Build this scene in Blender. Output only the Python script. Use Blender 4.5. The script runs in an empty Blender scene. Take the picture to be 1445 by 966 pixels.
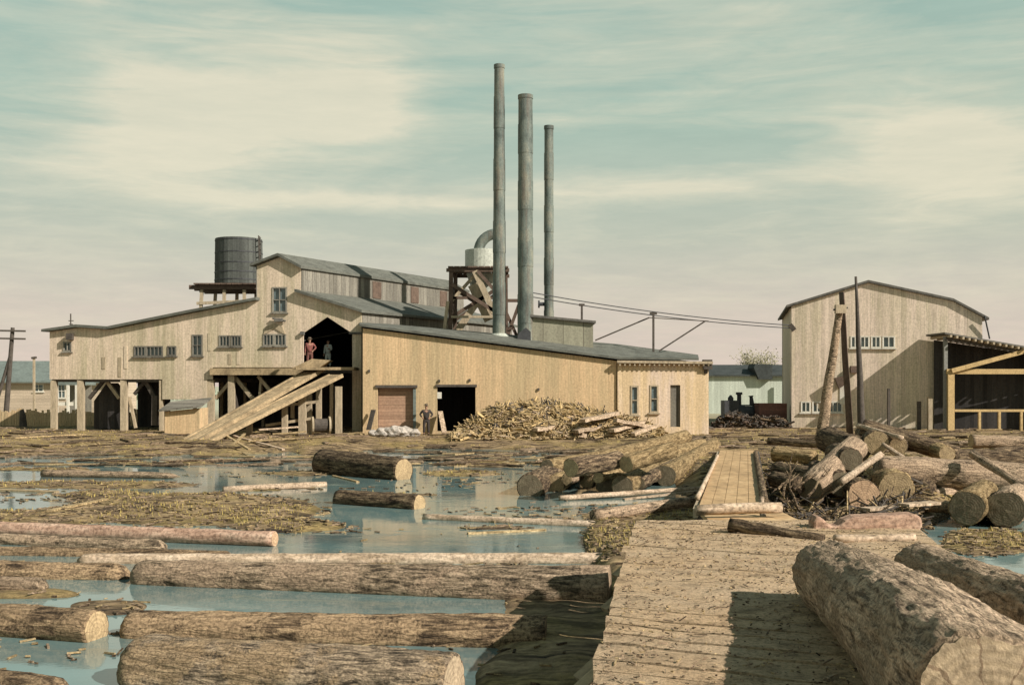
import bpy, bmesh, math, random
from mathutils import Vector, Matrix, noise
from mathutils.geometry import tessellate_polygon
R = math.radians
random.seed(7)
sc = bpy.context.scene
COL = sc.collection
F, CX, HY, CZ = 1500.0, 722.5, 545.0, 3.2      # focal length in photo pixels, principal column, horizon row, eye height

def P(px, py, Y):
    return Vector(((px - CX) / F * Y, Y, CZ - (py - HY) / F * Y))
def G(px, py, z=0.0):
    return P(px, py, (CZ - z) * F / (py - HY))
def V(*a): return Vector(a)
def lerp(a, b, t): return a + (b - a) * t
def sstep(a, b, x):
    t = max(0.0, min(1.0, (x - a) / (b - a))); return t * t * (3 - 2 * t)

def interp(tb, x):
    if x <= tb[0][0]: return tb[0][1]
    for (a, p), (b, q) in zip(tb, tb[1:]):
        if x <= b: return lerp(p, q, (x - a) / (b - a))
    return tb[-1][1]
# ---------------------------------------------------------------- materials
class N:
    def __init__(s, name):
        s.m = bpy.data.materials.new(name); s.m.use_nodes = True
        s.t = s.m.node_tree; s.b = s.t.nodes['Principled BSDF']
    def n(s, typ, **kw):
        nd = s.t.nodes.new(typ)
        for k, v in kw.items():
            if k.startswith('i_'):
                key = k[2:]
                nd.inputs[int(key) if key.isdigit() else key.replace('_', ' ')].default_value = v
            else: setattr(nd, k, v)
        return nd
    def l(s, a, b): s.t.links.new(a, b)
    def math(s, op, a, b=None):
        nd = s.n('ShaderNodeMath', operation=op)
        for i, x in enumerate((a, b)):
            if x is None: continue
            if isinstance(x, (int, float)): nd.inputs[i].default_value = x
            else: s.l(x, nd.inputs[i])
        return nd.outputs[0]
    def ramp(s, fac, stops):
        nd = s.n('ShaderNodeValToRGB'); e = nd.color_ramp.elements
        while len(e) < len(stops): e.new(0.5)
        for el, (p, c) in zip(e, stops):
            el.position = p; el.color = (c[0], c[1], c[2], 1)
        s.l(fac, nd.inputs[0]); return nd.outputs[0]
    def mix(s, fac, a, b, mode='MIX'):
        nd = s.n('ShaderNodeMix', data_type='RGBA', blend_type=mode)
        for i, x in ((0, fac), (6, a), (7, b)):
            if isinstance(x, (int, float)): nd.inputs[i].default_value = x
            elif isinstance(x, tuple): nd.inputs[i].default_value = (*x, 1)
            else: s.l(x, nd.inputs[i])
        return nd.outputs[2]
    def noise(s, vec, scale, detail=6, rough=0.6, dist=0.0):
        nd = s.n('ShaderNodeTexNoise'); nd.inputs['Scale'].default_value = scale
        nd.inputs['Detail'].default_value = detail; nd.inputs['Roughness'].default_value = rough
        nd.inputs['Distortion'].default_value = dist
        if vec is not None: s.l(vec, nd.inputs['Vector'])
        return nd.outputs['Fac']
    def coord(s, scale=(1, 1, 1), rot=(0, 0, 0), which='Object'):
        tc = s.n('ShaderNodeTexCoord'); mp = s.n('ShaderNodeMapping')
        mp.inputs['Scale'].default_value = scale; mp.inputs['Rotation'].default_value = rot
        s.l(tc.outputs[which], mp.inputs['Vector']); return mp.outputs[0]
    def bump(s, h, strength=0.4, dist=0.02):
        nd = s.n('ShaderNodeBump'); nd.inputs['Strength'].default_value = strength
        nd.inputs['Distance'].default_value = dist
        s.l(h, nd.inputs['Height']); s.l(nd.outputs[0], s.b.inputs['Normal'])
    def done(s, col, rough=0.85, spec=0.25, metal=0.0):
        if isinstance(col, tuple): s.b.inputs['Base Color'].default_value = (*col, 1)
        else: s.l(col, s.b.inputs['Base Color'])
        s.b.inputs['Roughness'].default_value = rough
        s.b.inputs['Specular IOR Level'].default_value = spec
        s.b.inputs['Metallic'].default_value = metal
        return s.m

def sc3(c, k): return (c[0] * k, c[1] * k, c[2] * k)

def m_plain(name, c, var=0.35, scale=3.0, stretch=(1, 1, 1), rough=0.85, bump=0.3, bd=0.01, spec=0.25, metal=0, c2=None):
    s = N(name); co = s.coord(stretch)
    a = s.noise(co, scale, 7, 0.65); b = s.noise(co, scale * 5.3, 5, 0.7)
    col = s.ramp(a, [(0.3, sc3(c, 1 - var)), (0.5, c), (0.72, c2 or sc3(c, 1 + var * 0.8))])
    k = s.ramp(b, [(0.3, (0.62,) * 3), (0.6, (1.08,) * 3)])
    col = s.mix(1.0, col, k, 'MULTIPLY')
    s.bump(b, bump, bd)
    return s.done(col, rough, spec, metal)

def m_boards(name, c, bw=0.24, u=(1, 0.25, 0), var=0.22, horiz=False, stain=(0.20, 0.16, 0.11), stain_amt=0.5, groove=0.06, rough=0.9, c2=None, gk=0.75):
    """weathered boards: each board its own tone, streaks along the grain, narrow gaps"""
    s = N(name); tc = s.n('ShaderNodeTexCoord')
    dot = s.n('ShaderNodeVectorMath', operation='DOT_PRODUCT'); s.l(tc.outputs['Object'], dot.inputs[0]); dot.inputs[1].default_value = u
    dist = s.math('DIVIDE', dot.outputs['Value'], bw)
    idn = s.math('FLOOR', dist); fr = s.math('FRACT', dist)
    wn = s.n('ShaderNodeTexWhiteNoise', noise_dimensions='1D'); s.l(idn, wn.inputs['W'])
    sep = s.n('ShaderNodeSeparateXYZ'); s.l(tc.outputs['Object'], sep.inputs[0])
    along = sep.outputs['X'] if horiz else sep.outputs['Z']
    cb = s.n('ShaderNodeCombineXYZ')
    s.l(s.math('MULTIPLY', dist, 2.1), cb.inputs[0]); s.l(s.math('MULTIPLY', along, 0.35), cb.inputs[1]); s.l(s.math('MULTIPLY', wn.outputs['Value'], 37.0), cb.inputs[2])
    st = s.noise(cb.outputs[0], 2.2, 8, 0.68)
    big = s.noise(s.coord((0.55, 0.55, 0.07) if not horiz else (.1, .1, .5)), 1.6, 6, 0.65)
    fine = s.noise(tc.outputs['Object'], 9.0, 6, 0.7)
    k = s.math('ADD', s.math('MULTIPLY', s.math('SUBTRACT', wn.outputs['Value'], 0.5), 2 * var), 1.0)
    kc = s.n('ShaderNodeCombineXYZ')
    for i in range(3): s.l(k, kc.inputs[i])
    base = s.mix(s.ramp(big, [(0.42, (0, 0, 0)), (0.58, (1, 1, 1))]), c, c2 or sc3(c, 0.86))
    col = s.mix(1.0, base, kc.outputs[0], 'MULTIPLY')
    sf = s.ramp(st, [(0.47, (0, 0, 0)), (0.66, (1, 1, 1))])
    col = s.mix(s.math('MULTIPLY', sf, stain_amt), col, stain)
    ff = s.ramp(fine, [(0.32, (0.72,) * 3), (0.6, (1.07,) * 3)])
    col = s.mix(1.0, col, ff, 'MULTIPLY')
    g = s.math('LESS_THAN', fr, groove)
    col = s.mix(s.math('MULTIPLY', s.math('MULTIPLY', g, gk), s.math('ADD', s.math('MULTIPLY', fine, 0.9), 0.3)), col, (0.07, 0.055, 0.04))
    hgt = s.math('SUBTRACT', s.math('MULTIPLY', st, 0.3), g)
    s.bump(hgt, 0.5, 0.012)
    return s.done(col, rough, 0.15)

def m_bark(name, dark, mid, light, sc_=1.0, patch=None, bump=0.8, crack=0.3):
    s = N(name); co = s.coord((0.9 * sc_, 5 * sc_, 5 * sc_))
    info = s.n('ShaderNodeObjectInfo'); off = s.n('ShaderNodeVectorMath', operation='ADD'); s.l(co, off.inputs[0])
    sx = s.n('ShaderNodeCombineXYZ'); s.l(s.math('MULTIPLY', info.outputs['Random'], 31.0), sx.inputs[0]); s.l(sx.outputs[0], off.inputs[1])
    fur = s.noise(off.outputs[0], 2.6, 8, 0.7, 0.6)
    co2 = s.coord((1, 1, 1)); blot = s.noise(co2, 1.1 * sc_, 5, 0.6); fine = s.noise(co2, 24 * sc_, 5, 0.75)
    col = s.ramp(fur, [(0.40, dark), (0.51, mid), (0.62, light)])
    if patch:
        col = s.mix(s.ramp(s.math('ADD', s.math('MULTIPLY', blot, .8), s.math('MULTIPLY', fine, .2)), [(0.49, (0, 0, 0)), (0.54, (1, 1, 1))]), col, s.mix(0.35, patch, col))
    vo = s.n('ShaderNodeTexVoronoi', feature='DISTANCE_TO_EDGE'); vo.inputs['Scale'].default_value = 1.0
    wob = s.n('ShaderNodeVectorMath', operation='ADD'); s.l(s.coord((1.7 * sc_, 13 * sc_, 13 * sc_)), wob.inputs[0]); wv = s.n('ShaderNodeVectorMath', operation='SCALE'); wv.inputs['Scale'].default_value = 1.6
    nw = s.n('ShaderNodeTexNoise'); nw.inputs['Scale'].default_value = 3.0 * sc_; nw.inputs['Detail'].default_value = 4; s.l(co2, nw.inputs['Vector']); s.l(nw.outputs['Color'], wv.inputs[0]); s.l(wv.outputs[0], wob.inputs[1]); s.l(wob.outputs[0], vo.inputs['Vector'])
    crk = s.ramp(vo.outputs['Distance'], [(0.0, (0, 0, 0)), (0.16, (1, 1, 1))])
    col = s.mix(s.math('MULTIPLY', s.math('SUBTRACT', 1.0, crk), s.math('MULTIPLY', s.ramp(blot, [(0.38, (0.2,) * 3), (0.6, (1.5,) * 3)]), crack)), col, dark)
    k = s.ramp(fine, [(0.38, (0.5,) * 3), (0.58, (1.15,) * 3)])
    col = s.mix(1.0, col, k, 'MULTIPLY')
    tone = s.math('ADD', s.math('MULTIPLY', info.outputs['Random'], 0.4), 0.8)
    tc = s.n('ShaderNodeCombineXYZ')
    for i in range(3): s.l(tone, tc.inputs[i])
    col = s.mix(1.0, col, tc.outputs[0], 'MULTIPLY')
    s.bump(s.math('ADD', s.math('ADD', fur, s.math('MULTIPLY', fine, 0.35)), s.math('MULTIPLY', crk, crack * .6)), bump, 0.05)
    return s.done(col, 0.95, 0.1)

def m_endgrain(name, c, rim=(0.16, 0.10, 0.06)):
    s = N(name); tc = s.n('ShaderNodeTexCoord'); sep = s.n('ShaderNodeSeparateXYZ'); s.l(tc.outputs['Object'], sep.inputs[0])
    y2 = s.math('MULTIPLY', sep.outputs['Y'], sep.outputs['Y']); z2 = s.math('MULTIPLY', sep.outputs['Z'], sep.outputs['Z'])
    r = s.math('SQRT', s.math('ADD', y2, z2))
    nz = s.noise(tc.outputs['Object'], 3.0, 5, 0.6); fine = s.noise(tc.outputs['Object'], 22.0, 6, 0.7)
    ring = s.math('SINE', s.math('ADD', s.math('MULTIPLY', r, 120.0), s.math('MULTIPLY', nz, 16.0)))
    ang = s.math('ARCTAN2', sep.outputs['Z'], sep.outputs['Y'])
    cr = s.math('SINE', s.math('ADD', s.math('MULTIPLY', ang, 9.0), s.math('MULTIPLY', nz, 9.0)))
    col = s.ramp(nz, [(0.35, sc3(c, 0.72)), (0.55, c), (0.7, sc3(c, 1.2))])
    col = s.mix(s.math('MULTIPLY', s.math('ADD', ring, 1.0), 0.2), col, sc3(c, 0.45))
    col = s.mix(s.math('MULTIPLY', s.math('GREATER_THAN', cr, 0.97), 0.6), col, rim)
    k = s.ramp(fine, [(0.3, (0.65,) * 3), (0.6, (1.1,) * 3)])
    col = s.mix(1.0, col, k, 'MULTIPLY')
    s.bump(s.math('ADD', fine, s.math('MULTIPLY', ring, 0.1)), 0.5, 0.02)
    return s.done(col, 0.9, 0.15)

M = {}
M['mill_wall'] = m_boards('mill boards', (0.70, 0.555, 0.405), 0.19, (1, -0.15, 0), 0.09, stain=(0.33, 0.265, 0.165), stain_amt=0.5, c2=(0.52, 0.44, 0.29), gk=0.4)
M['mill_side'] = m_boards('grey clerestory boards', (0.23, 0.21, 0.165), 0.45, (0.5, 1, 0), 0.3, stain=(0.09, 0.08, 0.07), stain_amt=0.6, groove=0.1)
M['boiler_wall'] = m_boards('boiler house boards', (0.63, 0.44, 0.245), 0.18, (1, 0.3, 0), 0.07, stain=(0.30, 0.22, 0.125), stain_amt=0.6, c2=(0.50, 0.375, 0.21), gk=0.3)
M['annex_wall'] = m_boards('annex boards', (0.66, 0.49, 0.29), 0.2, (1, 0.3, 0), 0.09, stain=(0.4, 0.29, 0.15), stain_amt=0.4, c2=(0.68, 0.53, 0.40), gk=0.35)
M['right_wall'] = m_boards('tall shed boards', (0.74, 0.595, 0.465), 0.24, (1, -0.1, 0), 0.11, stain=(0.32, 0.275, 0.19), stain_amt=0.55, c2=(0.62, 0.52, 0.37), gk=0.45)
M['shed_grey'] = m_boards('grey lean-to boards', (0.40, 0.39, 0.34), 0.3, (0.2, 1, 0), 0.4, stain=(0.17, 0.17, 0.16), stain_amt=0.6, groove=0.1)
M['dark_boards'] = m_boards('dark under-floor boards', (0.055, 0.05, 0.045), 0.25, (1, 0.2, 0), 0.3, stain=(0.02, 0.02, 0.02))  # near-black; on the open shed this tone stands in for interior shade
M['shutter'] = m_boards('reddish shutter boards', (0.40, 0.25, 0.16), 0.2, (0, 0, 1), 0.15, horiz=True, stain=(0.25, 0.14, 0.09), stain_amt=0.4, groove=0.1)
M['roof'] = m_plain('tarred roof', (0.125, 0.125, 0.10), 0.4, 1.5, (1, 1, 3), bump=0.3)
M['roof_edge'] = m_plain('weathered roof boards', (0.13, 0.12, 0.10), 0.4, 3)
M['house_roof'] = m_plain('green grey shingles', (0.155, 0.18, 0.155), 0.25, 0.8, (1, 1, 4))
M['timber'] = m_plain('weathered pale timber', (0.40, 0.32, 0.21), 0.3, 2.5, (2, 2, 0.4))
M['timber_dark'] = m_plain('dark timber', (0.085, 0.07, 0.055), 0.4, 2.5)
M['timber_red'] = m_plain('red brown timber', (0.125, 0.085, 0.06), 0.4, 2.5)
M['timber_new'] = m_plain('fresh yellow timber', (0.50, 0.35, 0.16), 0.2, 2.5)
M['plank'] = m_plain('worn ramp planks', (0.36, 0.265, 0.15), 0.5, 1.6, (1, 1, 1), bump=0.6)
M['walk'] = m_plain('sawdust covered walkway boards', (0.47, 0.305, 0.15), 0.4, 1.3, (1, .5, 1), bump=0.7, c2=(0.58, 0.40, 0.21))
def m_stack():
    s = N('sooty rust streaked stack iron'); co = s.coord((1, 1, .07)); sep = s.n('ShaderNodeSeparateXYZ'); tc = s.n('ShaderNodeTexCoord'); s.l(tc.outputs['Object'], sep.inputs[0])
    a = s.noise(co, 3.2, 6, .7); b = s.noise(s.coord((1, 1, .5)), 1.1, 6, .65); f = s.noise(tc.outputs['Object'], 14, 5, .7)
    col = s.ramp(b, [(.36, (.075, .092, .078)), (.5, (.15, .175, .145)), (.64, (.24, .235, .175))])
    col = s.mix(s.math('MULTIPLY', s.ramp(a, [(.5, (0, 0, 0)), (.66, (1, 1, 1))]), .55), col, (.13, .075, .045))
    col = s.mix(1.0, col, s.ramp(f, [(.35, (.7,) * 3), (.6, (1.08,) * 3)]), 'MULTIPLY'); s.bump(f, .2, .01)
    return s.done(col, .7, .3)
M['iron'] = m_stack()
M['iron_dark'] = m_plain('dark iron', (0.05, 0.05, 0.05), 0.4, 4, rough=0.6, spec=0.4)
M['galv'] = m_plain('pale sheet metal', (0.42, 0.43, 0.35), 0.15, 1.5, rough=0.5, bump=0.08, spec=0.4)
M['tank'] = m_boards('dark tank staves', (0.10, 0.105, 0.09), 0.16, (1, 0.6, 0), 0.25, stain=(0.045, 0.05, 0.045))
M['pane'] = m_plain('dusty glass', (0.13, 0.17, 0.17), 0.4, 2.0, rough=0.2, bump=0.02, spec=0.5)
M['paint'] = m_plain('pale paint', (0.62, 0.58, 0.48), 0.1, 3)
M['house_wall'] = m_boards('house clapboards', (0.50, 0.40, 0.29), 0.3, (0, 0, 1), 0.06, horiz=True, stain_amt=0.25)
M['pale_green'] = m_boards('pale grey green boards', (0.50, 0.53, 0.43), 0.3, (1, 0, 0), 0.08, stain=(0.36, 0.37, 0.31), stain_amt=0.4, gk=0.3)
M['dark_roof'] = m_plain('dark slate grey roof', (0.05, 0.055, 0.05), 0.3, 1.0)
M['red_box'] = m_boards('red brown wagon boards', (0.20, 0.10, 0.075), 0.2, (0, 0, 1), 0.2, horiz=True, stain=(0.08, 0.05, 0.04))
M['cupola'] = m_boards('cupola sheet metal', (0.33, 0.31, 0.22), 1.2, (1, 0, 0), 0.16, stain=(0.2, 0.18, 0.13), groove=0.04)
M['bark'] = m_bark('brown pine bark', (0.035, 0.025, 0.017), (0.145, 0.10, 0.06), (0.32, 0.23, 0.135))
M['bark_wet'] = m_bark('wet brown bark', (0.045, 0.031, 0.02), (0.20, 0.135, 0.078), (0.42, 0.29, 0.165), patch=(0.44, 0.30, 0.17))
M['bark_pale'] = m_bark('grey tan bark', (0.06, 0.045, 0.03), (0.26, 0.19, 0.12), (0.50, 0.365, 0.24), patch=(0.44, 0.31, 0.20))
M['bark_near'] = m_bark('flaky grey bark', (0.14, 0.10, 0.066), (0.47, 0.34, 0.22), (0.68, 0.49, 0.325), 1.6, patch=(0.33, 0.24, 0.15), bump=0.7)
M['bark_floor'] = m_bark('mottled grey brown bark', (0.065, 0.05, 0.035), (0.29, 0.215, 0.14), (0.50, 0.37, 0.235), 1.5, patch=(0.42, 0.285, 0.155), bump=0.9)
M['bark_green'] = m_bark('olive bark', (0.11, 0.075, 0.036), (0.31, 0.215, 0.105), (0.45, 0.325, 0.17))
M['peeled'] = m_bark('peeled wood', (0.30, 0.22, 0.14), (0.46, 0.34, 0.23), (0.56, 0.43, 0.30), 0.6, bump=0.3, crack=0.0)
M['pink_wood'] = m_bark('pinkish hewn wood', (0.34, 0.21, 0.14), (0.50, 0.32, 0.22), (0.58, 0.40, 0.28), 0.6, bump=0.4, crack=0.0)
M['end'] = m_endgrain('sawn log end', (0.46, 0.33, 0.18))
M['end_pink'] = m_endgrain('fresh pinkish log end', (0.56, 0.37, 0.22))
M['end_dark'] = m_endgrain('weathered grey log end', (0.20, 0.16, 0.10))
M['end_pale'] = m_endgrain('pale weathered log end', (0.50, 0.38, 0.24))
M['leaf'] = m_plain('leaves', (0.27, 0.245, 0.15), 0.4, 3)
M['skin'] = m_plain('skin', (0.35, 0.2, 0.13), 0.1, 3)
M['hair'] = m_plain('dark hair', (0.03, 0.02, 0.015), 0.2, 3)
M['cloth_red'] = m_plain('faded red work clothes', (0.22, 0.08, 0.065), 0.25, 6)
M['cloth_dark'] = m_plain('dark brown work clothes', (0.05, 0.04, 0.035), 0.25, 6)
M['cloth_pale'] = m_plain('pale grey work clothes', (0.42, 0.44, 0.40), 0.15, 6)
M['cloth_brown'] = m_plain('red brown trousers', (0.15, 0.065, 0.05), 0.25, 6)
M['felt'] = m_plain('felt hat', (0.12, 0.09, 0.06), 0.2, 6)
M['scrap'] = m_bark('mixed scrap wood', (0.20, 0.14, 0.07), (0.40, 0.29, 0.15), (0.56, 0.42, 0.23), 1.0, bump=0.3, crack=0.0)
M['white_scrap'] = m_plain('whitish scrap', (0.40, 0.35, 0.29), 0.5, 6)

def m_ground():
    s = N('muddy yard ground'); co = s.coord()
    geo = s.n('ShaderNodeNewGeometry'); sep = s.n('ShaderNodeSeparateXYZ'); s.l(geo.outputs['Position'], sep.inputs[0])
    a = s.noise(co, 0.35, 6, 0.6); b = s.noise(s.coord((0.5, 1.6, 1)), 1.2, 8, 0.72, 0.8); c = s.noise(co, 7.0, 6, 0.75); d = s.noise(s.coord((1, 3.2, 1)), 3.0, 6, 0.7)
    col = s.ramp(b, [(0.38, (0.045, 0.033, 0.024)), (0.47, (0.15, 0.105, 0.06)), (0.56, (0.30, 0.21, 0.115)), (0.66, (0.45, 0.32, 0.18))])
    grass = s.ramp(a, [(0.45, (0, 0, 0)), (0.6, (1, 1, 1))])
    col = s.mix(s.math('MULTIPLY', grass, 0.55), col, s.mix(s.ramp(d, [(0.4, (0, 0, 0)), (0.6, (1, 1, 1))]), (0.16, 0.12, 0.045), (0.50, 0.36, 0.13)))
    col = s.mix(1.0, col, s.ramp(c, [(0.3, (0.5,) * 3), (0.62, (1.2,) * 3)]), 'MULTIPLY')
    # wet dark margin close to the water level
    wet = s.n('ShaderNodeMapRange'); wet.inputs[1].default_value = -0.02; wet.inputs[2].default_value = 0.05; wet.inputs[3].default_value = 0.55; wet.inputs[4].default_value = 1.0
    s.l(sep.outputs['Z'], wet.inputs[0]); wc = s.n('ShaderNodeCombineXYZ')
    for i in range(3): s.l(wet.outputs[0], wc.inputs[i])
    col = s.mix(1.0, col, wc.outputs[0], 'MULTIPLY')
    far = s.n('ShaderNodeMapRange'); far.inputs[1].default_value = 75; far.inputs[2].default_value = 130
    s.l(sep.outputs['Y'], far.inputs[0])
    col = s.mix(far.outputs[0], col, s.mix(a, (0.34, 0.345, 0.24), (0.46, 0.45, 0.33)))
    s.bump(s.math('ADD', b, s.math('MULTIPLY', c, 0.5)), 0.8, 0.08)
    return s.done(col, 0.95, 0.1)
M['ground'] = m_ground()

def m_deck():
    s = N('sawdust and bark covered deck'); co = s.coord()
    a = s.noise(co, 0.9, 7, 0.65); b = s.noise(s.coord((1.3, 2.0, 1), (0, 0, 0.46)), 2.6, 9, 0.75, 0.5); c = s.noise(co, 30, 6, 0.8)
    col = s.ramp(b, [(0.38, (0.25, 0.175, 0.10)), (0.47, (0.48, 0.33, 0.19)), (0.57, (0.62, 0.435, 0.255))])
    col = s.mix(s.ramp(a, [(0.4, (0, 0, 0)), (0.62, (0.6, 0.6, 0.6))]), col, (0.55, 0.415, 0.27))
    col = s.mix(1.0, col, s.ramp(c, [(0.38, (0.5,) * 3), (0.52, (1.08,) * 3)]), 'MULTIPLY')
    s.bump(s.math('ADD', b, c), 0.9, 0.04)
    return s.done(col, 0.95, 0.1)
M['deck'] = m_deck()

def m_water():
    s = N('pond water'); co = s.coord((1, 1.6, 1)); s.n
    w = s.noise(co, 1.1, 3, 0.5); f = s.noise(s.coord((1, 2.5, 1)), 5.0, 2, 0.5); big = s.noise(s.coord((0.16, 0.3, 1)), 1.0, 5, 0.6)
    col = s.mix(s.ramp(big, [(0.42, (0, 0, 0)), (0.66, (1, 1, 1))]), (0.145, 0.225, 0.21), (0.12, 0.155, 0.14))
    s.bump(s.math('ADD', w, s.math('MULTIPLY', f, 0.4)), 0.03, 0.1)
    sc1 = s.noise(s.coord((.3, .9, 1)), 1.3, 9, .72, .9); sm = s.ramp(sc1, [(.56, (0, 0, 0)), (.68, (.75,) * 3)])
    col = s.mix(sm, col, (.24, .22, .15))
    rg = s.math('ADD', s.math('MULTIPLY', sm, .45), .05); s.l(rg, s.b.inputs['Roughness'])
    m = s.done(col, 0.06, 0.5); s.b.inputs['IOR'].default_value = 1.55
    return m
M['water'] = m_water()

# ---------------------------------------------------------------- mesh builder and object helpers
class MB:
    def __init__(s): s.v = []; s.f = []; s.mi = []
    def add(s, vs, fs, mi=0):
        o = len(s.v); s.v += [Vector(v) for v in vs]; s.f += [[i + o for i in f] for f in fs]; s.mi += [mi] * len(fs)
    def hexa(s, p, mi=0):      # p: 4 bottom, 4 top
        s.add(p, [(3, 2, 1, 0), (4, 5, 6, 7), (0, 1, 5, 4), (1, 2, 6, 5), (2, 3, 7, 6), (3, 0, 4, 7)], mi)
    def box(s, c, sz, rz=0.0, mi=0):
        x, y, z = (k / 2 for k in sz); m = Matrix.Rotation(rz, 3, 'Z'); c = Vector(c)
        s.hexa([c + m @ Vector(q) for q in ((-x, -y, -z), (x, -y, -z), (x, y, -z), (-x, y, -z), (-x, -y, z), (x, -y, z), (x, y, z), (-x, y, z))], mi)
    def beam(s, a, b, w=0.15, h=0.15, roll=0.0, mi=0):
        a = Vector(a); b = Vector(b); d = (b - a).normalized()
        up = Vector((0, 0, 1)) if abs(d.z) < 0.95 else Vector((0, 1, 0))
        sd = d.cross(up).normalized(); up = sd.cross(d)
        if roll: q = Matrix.Rotation(roll, 3, d); sd = q @ sd; up = q @ up
        sd *= w / 2; up *= h / 2
        s.hexa([a - sd - up, a + sd - up, b + sd - up, b - sd - up, a - sd + up, a + sd + up, b + sd + up, b - sd + up], mi)
    def tube(s, pts, rad, n=10, cap=True, mi=0):
        pts = [Vector(p) for p in pts]
        if not isinstance(rad, (list, tuple)): rad = [rad] * len(pts)
        vs = []; fs = []; ref = None
        for i, p in enumerate(pts):
            d = (pts[min(i + 1, len(pts) - 1)] - pts[max(i - 1, 0)]).normalized()
            if ref is None: ref = Vector((0, 0, 1)) if abs(d.z) < 0.9 else Vector((1, 0, 0))
            a = d.cross(ref).normalized(); b = a.cross(d).normalized(); ref = b
            for k in range(n):
                t = 2 * math.pi * k / n; vs.append(p + (a * math.cos(t) + b * math.sin(t)) * rad[i])
        for i in range(len(pts) - 1):
            for k in range(n):
                k2 = (k + 1) % n; fs.append((i * n + k, i * n + k2, (i + 1) * n + k2, (i + 1) * n + k))
        if cap: fs.append(tuple(range(n))[::-1]); fs.append(tuple((len(pts) - 1) * n + k for k in range(n)))
        s.add(vs, fs, mi)
    def prism(s, front, off, mi=0):   # front: polygon of 3D points, off: extrusion vector
        n = len(front); off = Vector(off); vs = [Vector(p) for p in front] + [Vector(p) + off for p in front]
        s.add(vs, [tuple(range(n)), tuple(range(2 * n - 1, n - 1, -1))] + [(k, (k + 1) % n, n + (k + 1) % n, n + k) for k in range(n)], mi)
    def wall(s, outer, holes, off, mi=0):
        loops = [[Vector(p) for p in outer]] + [[Vector(p) for p in h] for h in holes]; off = Vector(off)
        flat = [p for L in loops for p in L]; n = len(flat)
        # project on the wall plane for the tessellation
        nrm = off.normalized(); u = Vector((0, 0, 1)).cross(nrm).normalized(); o = flat[0]
        loc = [[Vector(((p - o).dot(u), (p - o).z, 0)) for p in L] for L in loops]
        tr = tessellate_polygon(loc)
        fs = [tuple(t) for t in tr] + [tuple(i + n for i in reversed(t)) for t in tr]
        k = 0
        for L in loops:
            m = len(L)
            for i in range(m): a = k + i; b = k + (i + 1) % m; fs.append((a, b, b + n, a + n))
            k += m
        s.add(flat + [p + off for p in flat], fs, mi)
    def build(s, name, mats, parent=None, loc=None, smooth=False, fixn=True):
        me = bpy.data.meshes.new(name)
        if parent is not None: o0 = parent.matrix_basis.translation if loc is None else Vector(loc)
        else: o0 = Vector(loc) if loc is not None else Vector((0, 0, 0))
        me.from_pydata([tuple(v - o0) for v in s.v], [], s.f)
        if not isinstance(mats, (list, tuple)): mats = [mats]
        for m in mats: me.materials.append(m)
        for p, i in zip(me.polygons, s.mi): p.material_index = i; p.use_smooth = smooth
        if fixn:
            bm = bmesh.new(); bm.from_mesh(me); bmesh.ops.recalc_face_normals(bm, faces=bm.faces); bm.to_mesh(me); bm.free()
        me.update()
        ob = bpy.data.objects.new(name, me); COL.objects.link(ob)
        if parent is not None: ob.parent = parent
        else: ob.location = o0
        # parts of parts: shift so that world position stays the same
        if parent is not None and parent.parent is not None and loc is None:
            q = parent.parent.matrix_basis.translation
            for v in me.vertices: v.co += o0 - q - o0 + Vector((0, 0, 0))
        return ob

def tag(o, label=None, cat=None, group=None, kind=None):
    if label: o['label'] = label
    if cat: o['category'] = cat
    if group: o['group'] = group
    if kind: o['kind'] = kind
    return o
def empty(name, loc, label, cat, group=None):
    o = bpy.data.objects.new(name, None); COL.objects.link(o); o.location = Vector(loc); o.empty_display_size = 0.3
    return tag(o, label, cat, group)

class Plane:
    """upright wall plane through a point, its run along (1, slope)"""
    def __init__(s, x0, y0, slope): s.c = y0 - slope * x0; s.k = slope
    def pt(s, px, py, push=0.0):
        t = (px - CX) / F; Y = s.c / (1 - s.k * t); p = P(px, py, Y)
        return p + s.n() * push
    def n(s): return Vector((-s.k, 1, 0)).normalized()     # away from the camera
    def rect(s, x0, y0, x1, y1, push=0.0): return [s.pt(x0, y1, push), s.pt(x1, y1, push), s.pt(x1, y0, push), s.pt(x0, y0, push)]

def sub(mb, name, mat, part, root, label=None):
    """a sub-part: world-space mesh under a part whose own origin is its root's"""
    o = mb.build(name, mat, None); me = o.data; q = root.matrix_basis.translation
    for v in me.vertices: v.co -= q
    o.parent = part
    return o

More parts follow.
